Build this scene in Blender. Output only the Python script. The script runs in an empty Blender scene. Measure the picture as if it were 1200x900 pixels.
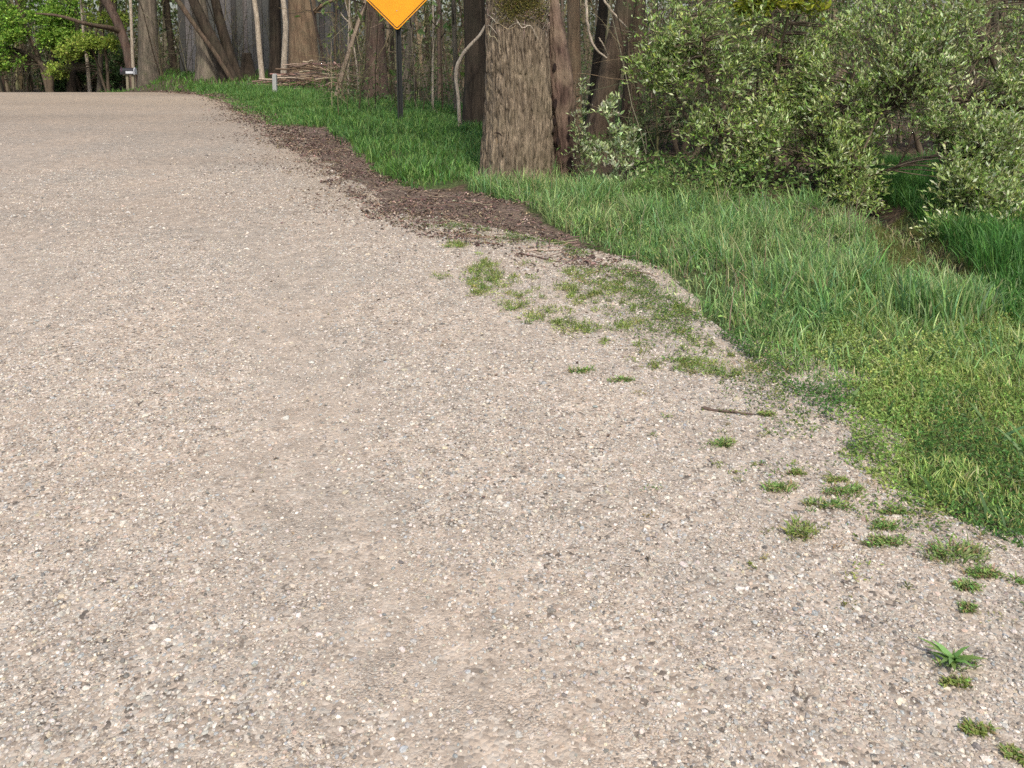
import bpy, math
import numpy as np

rng = np.random.default_rng(11)
sc = bpy.context.scene
COL = sc.collection

# ------------------------------------------------------------------ camera
F, PITCH, H = 1000.0, math.radians(6.0), 1.6          # focal length in photo pixels (photo 1200 x 900)
PPX, HOR = 600.0, 40.0
PPY = HOR + F * math.tan(PITCH)
cam = bpy.data.cameras.new('camera')
cam.sensor_width = 36.0
cam.lens = 36.0 * F / 1200.0
cam.shift_y = (PPY - 450.0) / 1200.0
cam.clip_start, cam.clip_end = 0.05, 3000.0
camo = bpy.data.objects.new('camera', cam)
camo.location = (0, 0, H)
camo.rotation_euler = (math.pi / 2 - PITCH, 0, 0)
COL.objects.link(camo)
sc.camera = camo

# ------------------------------------------------------------------ sky, sun, exposure
SUN_DIR = np.array([0.14, -0.64, 0.86]); SUN_DIR /= np.linalg.norm(SUN_DIR)   # towards the sun
EL = math.asin(SUN_DIR[2]); AZ = math.atan2(SUN_DIR[0], SUN_DIR[1])
world = bpy.data.worlds.new('World'); sc.world = world
world.use_nodes = True
wn = world.node_tree
bg = wn.nodes['Background']
sky = wn.nodes.new('ShaderNodeTexSky')
sky.sky_type = 'NISHITA'; sky.sun_disc = False
sky.sun_elevation = EL; sky.sun_rotation = AZ
sky.air_density = 1.0; sky.dust_density = 3.0
wn.links.new(sky.outputs[0], bg.inputs[0])
bg.inputs[1].default_value = 0.15
sl = bpy.data.lights.new('sun', 'SUN')
sl.energy = 2.5; sl.angle = math.radians(3.5); sl.color = (1.0, 0.945, 0.86)
so = bpy.data.objects.new('sun', sl)
from mathutils import Vector
so.rotation_euler = Vector(SUN_DIR).to_track_quat('Z', 'Y').to_euler()
so.location = (10, -15, 20)
COL.objects.link(so)
sc.view_settings.view_transform = 'Standard'
sc.view_settings.look = 'None'
sc.view_settings.exposure = 0.62
sc.view_settings.gamma = 1.0
sc.view_settings.use_curve_mapping = False
sc.render.engine = 'CYCLES'
sc.cycles.use_denoising = False
sc.cycles.max_bounces = 6
sc.cycles.diffuse_bounces = 3
sc.cycles.transmission_bounces = 3

# ------------------------------------------------------------------ numpy helpers
def _hash(i, j, k, seed):
    h = (i.astype(np.int64) * 374761393 + j.astype(np.int64) * 668265263 + k.astype(np.int64) * 2147483647 + seed * 144665) & 0xFFFFFFFF
    h = ((h ^ (h >> 13)) * 1274126177) & 0xFFFFFFFF
    h = ((h ^ (h >> 16)) * 2246822519) & 0xFFFFFFFF
    return ((h ^ (h >> 15)) & 0xFFFFFF) / float(0xFFFFFF)

def vnoise(p, seed=0):
    p = np.asarray(p, float)
    f = np.floor(p); t = p - f; t = t * t * (3 - 2 * t)
    i, j, k = f[..., 0], f[..., 1], f[..., 2]
    out = 0
    for a in (0, 1):
        for b in (0, 1):
            for c in (0, 1):
                w = (t[..., 0] if a else 1 - t[..., 0]) * (t[..., 1] if b else 1 - t[..., 1]) * (t[..., 2] if c else 1 - t[..., 2])
                out = out + w * _hash(i + a, j + b, k + c, seed)
    return out

def fbm(p, octs=4, seed=0):
    p = np.asarray(p, float); s = 0; a = 0.5; tot = 0
    for o in range(octs):
        s = s + a * vnoise(p * (2 ** o), seed + o * 17); tot += a; a *= 0.5
    return s / tot

def n2(x, y, scale, octs=3, seed=0):
    x = np.asarray(x, float); y = np.asarray(y, float)
    return fbm(np.stack([x * scale, y * scale, np.zeros_like(x) + 0.37], -1), octs, seed)

def sstep(a, b, x):
    t = np.clip((np.asarray(x, float) - a) / (b - a), 0, 1)
    return t * t * (3 - 2 * t)

def nrm(v):
    return v / np.maximum(np.linalg.norm(v, axis=-1, keepdims=True), 1e-9)

def rdir(n):
    return nrm(rng.normal(size=(n, 3)))

# a pixel of the photograph -> a ray, a point at a depth, a point on the ground
def ray(u, v):
    X = (u - PPX) / F; yd = (v - PPY) / F
    cp, sp = math.cos(PITCH), math.sin(PITCH)
    return np.array([X, cp - yd * sp, -sp - yd * cp])

def P(u, v, Y):
    d = ray(u, v); t = Y / d[1]
    return np.array([d[0] * t, Y, H + d[2] * t])

def flat(u, v):
    d = ray(u, v); t = -H / d[2]
    return d[0] * t, d[1] * t

_e = [flat(*p) for p in [(1200, 648), (1080, 600), (1010, 565), (965, 490), (900, 436), (810, 392), (720, 318), (640, 288), (560, 272),
                         (450, 250), (400, 228), (330, 160), (250, 112)]]
EX = [4.6, 3.0] + [p[0] for p in _e] + [-12.6, -18.5, -26, -42]
EY = [-6, 0.0] + [p[1] for p in _e] + [28, 32, 36, 42]
def xe(y):
    return np.interp(y, EY, EX)

DITCH = np.array([flat(*p) for p in [(985, 215), (1030, 252), (1090, 290), (1150, 335)]])
def seg_dist(x, y, pts):
    best = np.full(np.shape(x), 1e9)
    for a, b in zip(pts[:-1], pts[1:]):
        ab = b - a; L2 = ab @ ab
        t = np.clip(((x - a[0]) * ab[0] + (y - a[1]) * ab[1]) / L2, 0, 1)
        best = np.minimum(best, np.hypot(x - a[0] - t * ab[0], y - a[1] - t * ab[1]))
    return best

def terrain(x, y):
    x = np.asarray(x, float); y = np.asarray(y, float)
    d = x - xe(y)
    w = 1 - sstep(-0.2, 1.6, d)
    w = np.maximum(w, sstep(22, 27, y) * (1 - sstep(-.445, -.40, x / np.maximum(y, 1.))))
    z = -w * 0.0068 * np.clip(y - 21, 0, 13.5) ** 2
    z = z + 0.05 * sstep(0.1, 1.5, d)
    v = sstep(0.0, 0.5, d) * (1 - sstep(30, 60, y))
    z = z + v * (n2(x, y, 1.6, 3, 5) - 0.5) * 0.09
    dd = seg_dist(x, y, DITCH)
    z = z - 0.11 * (1 - sstep(0.03, 0.24, dd)) * sstep(0.3, 1.0, d)
    return z

def at(u, v):
    d = ray(u, v); z = 0.0
    for _ in range(8):
        t = (z - H) / d[2]
        z = float(terrain(d[0] * t, d[1] * t))
    return np.array([d[0] * t, d[1] * t, z])

def base(u, Y):
    x = P(u, 100, Y)[0]
    return np.array([x, Y, float(terrain(x, Y))])

def in_poly(x, y, poly):
    ins = np.zeros(np.shape(x), bool); j = len(poly) - 1
    for i in range(len(poly)):
        xi, yi = poly[i]; xj, yj = poly[j]
        c = ((yi > y) != (yj > y)) & (x < (xj - xi) * (y - yi) / (yj - yi + 1e-12) + xi)
        ins ^= c; j = i
    return ins

def wpoly(px):
    return [tuple(at(u, v)[:2]) for u, v in px]

def scatter(poly, density, jitter=0.0):
    a = np.array(poly); lo, hi = a.min(0) - jitter, a.max(0) + jitter
    n = int(np.prod(hi - lo) * density)
    x = rng.uniform(lo[0], hi[0], n); y = rng.uniform(lo[1], hi[1], n)
    jx = x + (n2(x, y, 3.1, 3, 31) - .5) * 2 * jitter; jy = y + (n2(x, y, 3.1, 3, 47) - .5) * 2 * jitter
    k = in_poly(jx, jy, poly)
    return x[k], y[k]

# ------------------------------------------------------------------ mesh builder
class MB:
    def __init__(s):
        s.V, s.C, s.T, s.Q, s.n = [], [], [], [], 0
    def add(s, V, T=None, Q=None, col=(0.5, 0.5, 0.5)):
        V = np.asarray(V, float).reshape(-1, 3); m = len(V)
        c = np.asarray(col, float)
        if c.ndim == 1: c = np.broadcast_to(c, (m, 3))
        s.V.append(V); s.C.append(c)
        if T is not None and len(T): s.T.append(np.asarray(T, np.int64).reshape(-1, 3) + s.n)
        if Q is not None and len(Q): s.Q.append(np.asarray(Q, np.int64).reshape(-1, 4) + s.n)
        s.n += m
        return s
    def tubes(s, paths, radii, sides=3, col=(.2, .15, .1), cap=False):
        paths = np.asarray(paths, float); n, k, _ = paths.shape
        radii = np.broadcast_to(np.asarray(radii, float), (n, k))
        T = nrm(np.gradient(paths, axis=1))
        mean = nrm(paths[:, -1] - paths[:, 0])
        ref = np.where(np.abs(mean[:, 2:3]) > 0.8, np.array([[1., 0, 0]]), np.array([[0, 0, 1.]]))[:, None, :]
        A = nrm(np.cross(T, np.broadcast_to(ref, T.shape))); B = np.cross(T, A)
        th = np.arange(sides) * 2 * math.pi / sides
        ring = paths[:, :, None] + radii[:, :, None, None] * (np.cos(th)[None, None, :, None] * A[:, :, None] + np.sin(th)[None, None, :, None] * B[:, :, None])
        V = ring.reshape(-1, 3)
        idx = np.arange(n * k * sides).reshape(n, k, sides)
        a = idx[:, :-1]; b = idx[:, 1:]
        Q = np.stack([a, np.roll(a, -1, 2), np.roll(b, -1, 2), b], -1).reshape(-1, 4)
        c = np.asarray(col, float)
        if c.ndim == 2: c = np.repeat(c, k * sides, 0)
        Tt = None
        if cap:
            V = np.concatenate([V, paths[:, 0], paths[:, -1]]); m = n * k * sides
            Tt = []
            for q in range(n):
                for i in range(sides):
                    Tt.append((idx[q, 0, (i + 1) % sides], idx[q, 0, i], m + q))
                    Tt.append((idx[q, -1, i], idx[q, -1, (i + 1) % sides], m + n + q))
            if c.ndim == 2 and len(c) > 1: c = np.concatenate([c, np.repeat(np.asarray(col, float), 1, 0), np.asarray(col, float)]) if np.ndim(col) == 2 else c
        return s.add(V, Tt, Q, c)
    def leaves(s, p, d, nr, L, W, col, fold=0.18, droop=0.12):
        d = nrm(d); S = nrm(np.cross(d, nr)); N = np.cross(S, d); m = len(p)
        L = np.broadcast_to(np.asarray(L, float), (m,))[:, None]; W = np.broadcast_to(np.asarray(W, float), (m,))[:, None]
        mid = p + d * L * 0.48
        V = np.stack([p, mid + S * W * .5 + N * fold * W, p + d * L - N * droop * L, mid - S * W * .5 + N * fold * W], 1).reshape(-1, 3)
        i = np.arange(m)[:, None] * 4
        T = np.concatenate([i + np.array([[0, 3, 2]]), i + np.array([[0, 2, 1]])])
        c = np.asarray(col, float)
        if c.ndim == 2: c = np.repeat(c, 4, 0)
        return s.add(V, T, None, c)
    def blades(s, p, az, h, lean, w, col, tipcol=None):
        m = len(p); h = np.broadcast_to(h, (m,))[:, None]; lean = np.broadcast_to(lean, (m,))[:, None]; w = np.broadcast_to(w, (m,))[:, None]
        D = np.stack([np.cos(az), np.sin(az), np.zeros(m)], 1); S = np.stack([-np.sin(az), np.cos(az), np.zeros(m)], 1)
        tw = rng.uniform(-.9, .9, (m, 1)); S = S * np.cos(tw) + D * np.sin(tw)
        up = np.array([[0, 0, 1.]])
        rows = []
        for t, ww in ((0, .8), (.4, 1.), (.75, .7)):
            c = p + up * h * (t - .35 * lean * t * t) + D * h * lean * t * t
            rows += [c - S * w * ww * .5, c + S * w * ww * .5]
        rows.append(p + up * h * (1 - .35 * lean) + D * h * lean)
        V = np.stack(rows, 1).reshape(-1, 3)
        i = np.arange(m)[:, None] * 7
        Q = np.concatenate([i + np.array([[0, 1, 3, 2]]), i + np.array([[2, 3, 5, 4]])])
        T = i + np.array([[4, 5, 6]])
        c = np.repeat(np.asarray(col, float), 7, 0)
        return s.add(V, T, Q, c)
    def box(s, lo, hi, col=(.5, .5, .5)):
        x0, y0, z0 = lo; x1, y1, z1 = hi
        V = [(x0, y0, z0), (x1, y0, z0), (x1, y1, z0), (x0, y1, z0), (x0, y0, z1), (x1, y0, z1), (x1, y1, z1), (x0, y1, z1)]
        return s.add(V, None, [(0, 3, 2, 1), (4, 5, 6, 7), (0, 1, 5, 4), (1, 2, 6, 5), (2, 3, 7, 6), (3, 0, 4, 7)], col)
    def prism(s, outline, y0, y1, col=(.5, .5, .5)):
        o = np.asarray(outline, float); m = len(o)
        V = np.concatenate([np.stack([o[:, 0], np.full(m, y0), o[:, 1]], 1), np.stack([o[:, 0], np.full(m, y1), o[:, 1]], 1), [[o[:, 0].mean(), y0, o[:, 1].mean()], [o[:, 0].mean(), y1, o[:, 1].mean()]]])
        Q = [(i, (i + 1) % m, m + (i + 1) % m, m + i) for i in range(m)]
        T = [(2 * m, (i + 1) % m, i) for i in range(m)] + [(2 * m + 1, m + i, m + (i + 1) % m) for i in range(m)]
        return s.add(V, T, Q, col)
    def build(s, name, mat, parent=None, smooth=False, origin=None):
        V = np.concatenate(s.V); C = np.concatenate(s.C)
        o = np.array(parent['_o'] if parent is not None else (origin if origin is not None else (0, 0, 0)), float)
        T = np.concatenate(s.T) if s.T else np.zeros((0, 3), np.int64)
        Q = np.concatenate(s.Q) if s.Q else np.zeros((0, 4), np.int64)
        me = bpy.data.meshes.new(name)
        me.vertices.add(len(V)); me.vertices.foreach_set('co', (V - o).astype(np.float32).ravel())
        me.loops.add(T.size + Q.size); me.loops.foreach_set('vertex_index', np.concatenate([T.ravel(), Q.ravel()]).astype(np.int32))
        me.polygons.add(len(T) + len(Q))
        st = np.concatenate([np.arange(len(T)) * 3, T.size + np.arange(len(Q)) * 4]).astype(np.int32)
        me.polygons.foreach_set('loop_start', st)
        me.polygons.foreach_set('use_smooth', np.full(len(st), smooth, bool))
        me.update(calc_edges=True)
        ca = me.color_attributes.new('Col', 'FLOAT_COLOR', 'POINT')
        ca.data.foreach_set('color', np.concatenate([C, np.ones((len(C), 1))], 1).astype(np.float32).ravel())
        me.materials.append(mat)
        ob = bpy.data.objects.new(name, me); COL.objects.link(ob)
        if parent is not None: ob.parent = parent
        else: ob.location = o
        return ob

def tag(o, label, cat, group=None, kind=None):
    o['label'] = label; o['category'] = cat
    if group: o['group'] = group
    if kind: o['kind'] = kind
    return o

def thing(name, loc, label, cat, group=None):
    o = bpy.data.objects.new(name, None); COL.objects.link(o)
    o.empty_display_size = 0.2
    o.location = [float(c) for c in loc]; o['_o'] = [float(c) for c in loc]
    return tag(o, label, cat, group)

def vary(n, c, dv=.25, dh=.12):
    c = np.asarray(c, float)
    k = np.exp(rng.normal(0, dv, (n, 1))); h = 1 + rng.normal(0, dh, (n, 3))
    return np.clip(c * k * h, .004, .9)

def pick(n, cols, w=None, dv=.2, dh=.08):
    cols = np.asarray(cols, float)
    i = rng.choice(len(cols), n, p=None if w is None else np.array(w) / np.sum(w))
    return np.clip(cols[i] * np.exp(rng.normal(0, dv, (n, 1))) * (1 + rng.normal(0, dh, (n, 3))), .004, .9)

# ------------------------------------------------------------------ materials
def new_mat(name):
    m = bpy.data.materials.new(name); m.use_nodes = True
    nt = m.node_tree; b = nt.nodes['Principled BSDF']
    b.inputs['Roughness'].default_value = 0.85
    b.inputs['Specular IOR Level'].default_value = 0.25
    return m, nt, b

def nd(nt, t, ins=None, **kw):
    n = nt.nodes.new(t)
    for k, v in kw.items(): setattr(n, k, v)
    for k, v in (ins or {}).items():
        if isinstance(v, bpy.types.NodeSocket): nt.links.new(v, n.inputs[k])
        else: n.inputs[k].default_value = v
    return n

def mixc(nt, fac, a, b, mode='MIX'):
    n = nt.nodes.new('ShaderNodeMix'); n.data_type = 'RGBA'; n.blend_type = mode
    for i, v in ((0, fac), (6, a), (7, b)):
        if isinstance(v, bpy.types.NodeSocket): nt.links.new(v, n.inputs[i])
        elif i == 0: n.inputs[0].default_value = v
        else: n.inputs[i].default_value = (*v, 1)
    return n.outputs[2]

def ramp(nt, fac, stops, interp='LINEAR'):
    n = nt.nodes.new('ShaderNodeValToRGB'); n.color_ramp.interpolation = interp
    e = n.color_ramp.elements
    while len(e) < len(stops): e.new(0.5)
    for q, (p, c) in zip(e, stops):
        q.position = p; q.color = (*c, 1) if len(c) == 3 else c
    nt.links.new(fac, n.inputs[0])
    return n.outputs[0]

def g(v): return (v, v, v)

def leaf_mat(name, rough=.55, trans=.35, spec=.3):
    m, nt, b = new_mat(name)
    a = nd(nt, 'ShaderNodeAttribute', attribute_name='Col')
    nt.links.new(a.outputs['Color'], b.inputs['Base Color'])
    b.inputs['Roughness'].default_value = rough; b.inputs['Specular IOR Level'].default_value = spec
    tr = nd(nt, 'ShaderNodeBsdfTranslucent', {'Color': a.outputs['Color']})
    mx = nd(nt, 'ShaderNodeMixShader', {0: trans, 1: b.outputs[0], 2: tr.outputs[0]})
    nt.links.new(mx.outputs[0], nt.nodes['Material Output'].inputs[0])
    return m

def attr_mat(name, rough=.9, bump=0.0, bscale=60):
    m, nt, b = new_mat(name)
    a = nd(nt, 'ShaderNodeAttribute', attribute_name='Col')
    tc = nd(nt, 'ShaderNodeTexCoord')
    no = nd(nt, 'ShaderNodeTexNoise', {'Vector': tc.outputs['Object'], 'Scale': bscale, 'Detail': 4.0})
    c = mixc(nt, 1.0, a.outputs['Color'], ramp(nt, no.outputs[0], [(.25, g(.7)), (.75, g(1.25))]), 'MULTIPLY')
    nt.links.new(c, b.inputs['Base Color']); b.inputs['Roughness'].default_value = rough
    if bump:
        bp = nd(nt, 'ShaderNodeBump', {'Height': no.outputs[0], 'Strength': bump, 'Distance': .01})
        nt.links.new(bp.outputs[0], b.inputs['Normal'])
    return m

def bark_mat(name, c_lo, c_hi, c_stain, scale=14., zs=.12, bump=.7, dist=.03, stain=.5):
    m, nt, b = new_mat(name)
    tc = nd(nt, 'ShaderNodeTexCoord')
    mp = nd(nt, 'ShaderNodeMapping', {'Vector': tc.outputs['Object'], 'Scale': (1, 1, zs)})
    n1 = nd(nt, 'ShaderNodeTexNoise', {'Vector': mp.outputs[0], 'Scale': scale, 'Detail': 8.0, 'Roughness': .68, 'Distortion': .4})
    n2_ = nd(nt, 'ShaderNodeTexNoise', {'Vector': tc.outputs['Object'], 'Scale': 3.0, 'Detail': 5.0})
    n3 = nd(nt, 'ShaderNodeTexNoise', {'Vector': mp.outputs[0], 'Scale': scale * 4, 'Detail': 4.0})
    c = ramp(nt, n1.outputs[0], [(.34, c_lo), (.62, c_hi)])
    c = mixc(nt, 1.0, c, ramp(nt, n3.outputs[0], [(.3, g(.75)), (.7, g(1.2))]), 'MULTIPLY')
    f = nd(nt, 'ShaderNodeMapRange', {'Value': n2_.outputs[0], 'From Min': .45, 'From Max': .7, 'To Min': 0.0, 'To Max': stain})
    c = mixc(nt, f.outputs[0], c, c_stain)
    nt.links.new(c, b.inputs['Base Color'])
    hsum = nd(nt, 'ShaderNodeMath', {0: n1.outputs[0], 1: n3.outputs[0]}, operation='ADD')
    bp = nd(nt, 'ShaderNodeBump', {'Height': hsum.outputs[0], 'Strength': bump, 'Distance': dist})
    nt.links.new(bp.outputs[0], b.inputs['Normal'])
    b.inputs['Roughness'].default_value = .95; b.inputs['Specular IOR Level'].default_value = .1
    return m

M = {}
M['leaf'] = leaf_mat('leaf')
M['silver'] = leaf_mat('silvery_leaf', .5, .28, .4)
M['grass'] = leaf_mat('grass_blade', .5, .47, .3)
M['litter'] = attr_mat('dead_leaf', .9, 0, 30)
M['twig'] = attr_mat('twig_bark', .9, .3, 60)
M['stone'] = attr_mat('stone', .8, .25, 160)
M['bark_oak'] = bark_mat('furrowed_bark', (.05, .036, .025), (.275, .215, .15), (.16, .135, .085), 34, .09, 1.0, .016, .4)
M['bark_tan'] = bark_mat('tan_bark', (.10, .065, .042), (.23, .16, .10), (.14, .12, .075), 9, .12)
M['bark_grey'] = bark_mat('grey_bark', (.075, .063, .048), (.19, .155, .115), (.10, .10, .065), 9, .15)
M['bark_dark'] = bark_mat('dark_bark', (.022, .017, .013), (.062, .047, .034), (.045, .042, .028), 10, .12)
M['bark_red'] = bark_mat('reddish_bark', (.055, .036, .029), (.14, .095, .073), (.09, .075, .058), 12, .1)
M['bark_brown'] = bark_mat('brown_bark', (.045, .032, .023), (.115, .082, .057), (.08, .072, .045), 12, .12)
M['bark_pale'] = bark_mat('pale_bark', (.24, .19, .14), (.46, .39, .30), (.25, .21, .15), 18, .3, .4)
M['bark_rot'] = bark_mat('rotten_wood', (.042, .028, .022), (.155, .10, .078), (.27, .205, .14), 14, .16, .9, .02, .75)

# gravel -------------------------------------------------------------
def gravel_mat():
    m, nt, b = new_mat('gravel')
    tc = nd(nt, 'ShaderNodeTexCoord'); o = tc.outputs['Object']
    nz = nd(nt, 'ShaderNodeTexNoise', {'Vector': o, 'Scale': 40.0, 'Detail': 2.0})
    wv = nd(nt, 'ShaderNodeVectorMath', {0: nz.outputs['Color'], 1: (.012, .012, .012)}, operation='MULTIPLY')
    ov = nd(nt, 'ShaderNodeVectorMath', {0: o, 1: wv.outputs[0]}, operation='ADD').outputs[0]
    pal = [(0, (.13, .11, .095)), (.06, (.25, .205, .17)), (.17, (.40, .325, .265)), (.38, (.46, .395, .335)), (.55, (.51, .42, .345)), (.72, (.43, .395, .355)), (.86, (.58, .50, .43)), (.96, (.69, .63, .56))]
    def layer(scale):
        v = nd(nt, 'ShaderNodeTexVoronoi', {'Vector': ov, 'Scale': scale})
        sp = nd(nt, 'ShaderNodeSeparateColor', {0: v.outputs['Color']})
        return ramp(nt, sp.outputs[0], pal, 'CONSTANT'), v.outputs['Distance']
    c1, d1 = layer(75.0); c2, d2 = layer(150.0); c3, d3 = layer(34.0)
    nf = nd(nt, 'ShaderNodeTexNoise', {'Vector': o, 'Scale': 5.0, 'Detail': 4.0})
    f12 = ramp(nt, nf.outputs[0], [(.42, g(0)), (.58, g(1))])
    c = mixc(nt, f12, c1, c2)
    s3 = nd(nt, 'ShaderNodeTexNoise', {'Vector': o, 'Scale': 60.0, 'Detail': 0.0})
    f3 = ramp(nt, s3.outputs[0], [(.60, g(0)), (.66, g(1))])
    c = mixc(nt, f3, c, c3)
    # pale fines between the stones, more in the wheel tracks
    a = nd(nt, 'ShaderNodeAttribute', attribute_name='Col')
    fine = nd(nt, 'ShaderNodeTexNoise', {'Vector': o, 'Scale': 300.0, 'Detail': 2.0})
    fc = ramp(nt, fine.outputs[0], [(.3, (.38, .315, .26)), (.7, (.53, .45, .38))])
    sepa = nd(nt, 'ShaderNodeSeparateColor', {0: a.outputs['Color']})
    c = mixc(nt, sepa.outputs[0], c, fc)
    # broad tint: pinkish, tan and grey drifts
    big = nd(nt, 'ShaderNodeTexNoise', {'Vector': o, 'Scale': .8, 'Detail': 7.0, 'Roughness': .6})
    c = mixc(nt, 1.0, c, ramp(nt, big.outputs[0], [(.3, (.70, .714, .685)), (.5, (.79, .775, .725)), (.7, (.88, .84, .765))]), 'MULTIPLY')
    med = nd(nt, 'ShaderNodeTexNoise', {'Vector': o, 'Scale': 9.0, 'Detail': 5.0, 'Roughness': .65})
    c = mixc(nt, 1.0, c, ramp(nt, med.outputs[0], [(.3, g(.74)), (.7, g(1.16))]), 'MULTIPLY')
    # earthier towards the crest and the edge
    c = mixc(nt, sepa.outputs[1], c, mixc(nt, .75, c, (.33, .255, .175)))
    c = mixc(nt, sepa.outputs[2], c, mixc(nt, 1.0, c, (.74, .73, .72), 'MULTIPLY'))  # third channel greys the far road: soft tree shade painted into its colour
    nt.links.new(c, b.inputs['Base Color'])
    h1 = mixc(nt, f12, d1, d2)
    h = nd(nt, 'ShaderNodeMath', {0: h1, 1: -1.0}, operation='MULTIPLY')
    h2 = nd(nt, 'ShaderNodeMath', {0: med.outputs[0], 1: h.outputs[0]}, operation='ADD')
    bp = nd(nt, 'ShaderNodeBump', {'Height': h2.outputs[0], 'Strength': .5, 'Distance': .009})
    nt.links.new(bp.outputs[0], b.inputs['Normal'])
    b.inputs['Roughness'].default_value = .9; b.inputs['Specular IOR Level'].default_value = .2
    return m
M['gravel'] = gravel_mat()

def ground_mat():
    m, nt, b = new_mat('soil_and_turf')
    tc = nd(nt, 'ShaderNodeTexCoord'); o = tc.outputs['Object']
    a = nd(nt, 'ShaderNodeAttribute', attribute_name='Col')
    n1 = nd(nt, 'ShaderNodeTexNoise', {'Vector': o, 'Scale': 22.0, 'Detail': 8.0, 'Roughness': .7})
    v = nd(nt, 'ShaderNodeTexVoronoi', {'Vector': o, 'Scale': 35.0})
    c = mixc(nt, 1.0, a.outputs['Color'], ramp(nt, n1.outputs[0], [(.3, g(.45)), (.7, g(1.5))]), 'MULTIPLY')
    c = mixc(nt, 1.0, c, ramp(nt, v.outputs['Distance'], [(.1, g(1.1)), (.7, g(.7))]), 'MULTIPLY')
    nt.links.new(c, b.inputs['Base Color'])
    bp = nd(nt, 'ShaderNodeBump', {'Height': n1.outputs[0], 'Strength': .9, 'Distance': .04})
    nt.links.new(bp.outputs[0], b.inputs['Normal'])
    b.inputs['Specular IOR Level'].default_value = .1
    return m
M['ground'] = ground_mat()

# ------------------------------------------------------------------ zones on the ground (outlined on the ground plane)
Z_TALL = wpoly([(545, 214), (640, 206), (700, 215), (800, 228), (900, 240), (985, 258), (1040, 300), (1030, 345), (960, 385), (890, 405), (840, 388), (800, 362), (765, 325), (735, 305), (690, 285), (650, 262), (610, 240), (560, 228)])
Z_VERGE = wpoly([(215, 103), (300, 104), (400, 112), (470, 118), (560, 130), (590, 160), (575, 212), (530, 218), (490, 226), (455, 212), (425, 182), (380, 150), (345, 150), (310, 146), (265, 122), (228, 110)])
Z_CLOVER = wpoly([(835, 392), (890, 400), (960, 385), (1020, 345), (1060, 335), (1130, 350), (1260, 390), (1330, 520), (1330, 690), (1200, 642), (1120, 612), (1060, 590), (1010, 545), (985, 500), (940, 470), (890, 432)])
Z_BACK = wpoly([(1010, 195), (1120, 190), (1300, 220), (1420, 330), (1330, 420), (1200, 392), (1150, 350), (1110, 292), (1060, 262), (1020, 240)])
Z_SPARSE = wpoly([(520, 284), (600, 305), (720, 325), (800, 372), (850, 400), (905, 440), (860, 450), (760, 430), (680, 405), (610, 375), (560, 330)])
Z_LITTER = wpoly([(322, 158), (345, 146), (385, 150), (425, 178), (452, 210), (500, 225), (560, 226), (615, 243), (650, 262), (690, 285), (735, 306), (765, 330), (715, 328), (640, 305), (580, 293), (520, 286), (468, 268), (430, 248), (395, 222), (350, 188)])
Z_MOSS = wpoly([(1010, 262), (1060, 262), (1110, 292), (1160, 335), (1120, 345), (1050, 335), (1015, 310)])

# ------------------------------------------------------------------ ground sheet
def axis(lo, hi, step, far, growth=1.18):
    a = list(np.arange(lo, hi + 1e-6, step)); s = step
    while a[-1] < far: s *= growth; a.append(a[-1] + s)
    s = step
    while a[0] > -far: s *= growth; a.insert(0, a[0] - s)
    return np.array(a)
gx = axis(-5, 6.5, .06, 900, 1.13); gy = axis(0, 12, .06, 900, 1.07)
X, Y = np.meshgrid(gx, gy)
d = X - xe(Y)
Zg = terrain(X, Y) - 0.07 * (1 - sstep(-.75, -.35, d)) * (1 - sstep(.0, 3, -(d + 9))) - .008 * (1 - sstep(-.1, .3, d))
soil = np.array([.115, .082, .055]); turf = np.array([.085, .11, .04]); duff = np.array([.10, .078, .052])
C = np.broadcast_to(soil, X.shape + (3,)).copy()
far_w = sstep(12, 16, Y)
C = C * (1 - far_w[..., None]) + duff * far_w[..., None]
jx = X + (n2(X, Y, 2.5, 3, 61) - .5) * .5; jy = Y + (n2(X, Y, 2.5, 3, 77) - .5) * .5
for poly, col in ((Z_VERGE, turf), (Z_TALL, turf), (Z_CLOVER, (.16, .17, .07)), (Z_BACK, turf), (Z_MOSS, (.105, .11, .03)), (Z_LITTER, (.17, .125, .095))):
    k = in_poly(jx, jy, poly); C[k] = col
dd = seg_dist(X, Y, DITCH); k = (dd < .08) & (X > 1.5); C[k] = (.035, .026, .02)
le = d < -8.5
C[le] = (.16, .14, .09)
mb = MB(); ny, nx = X.shape
idx = np.arange(ny * nx).reshape(ny, nx)
mb.add(np.stack([X, Y, Zg], -1).reshape(-1, 3), None, np.stack([idx[:-1, :-1], idx[:-1, 1:], idx[1:, 1:], idx[1:, :-1]], -1).reshape(-1, 4), C.reshape(-1, 3))
go = mb.build('ground', M['ground'], smooth=True); go['kind'] = 'structure'

# ------------------------------------------------------------------ gravel road
def edge_n(x, y):
    return (n2(x, y, 1.7, 4, 55) - .78) * .9
yy = np.concatenate([np.arange(-5, 12, .08), np.arange(12, 34, .25), np.arange(34, 46, .5)])
tt = np.concatenate([np.linspace(-9.2, -1.0, 80), np.linspace(-.95, .75, 44)])
Tt, Yy = np.meshgrid(tt, yy)
Xr = xe(Yy) + Tt
# smooth road body: crown, faint ruts and washboard
Zr = terrain(Xr, Yy) + .006 + .012 * (n2(Xr, Yy, .9, 3, 3) - .5) + .01 * (n2(Xr, Yy, 4., 3, 9) - .5)
Zr = Zr - .11 * sstep(.0, .3, Tt + edge_n(Xr, Yy)) - .25 * sstep(-8.4, -9.2, Tt)
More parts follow.
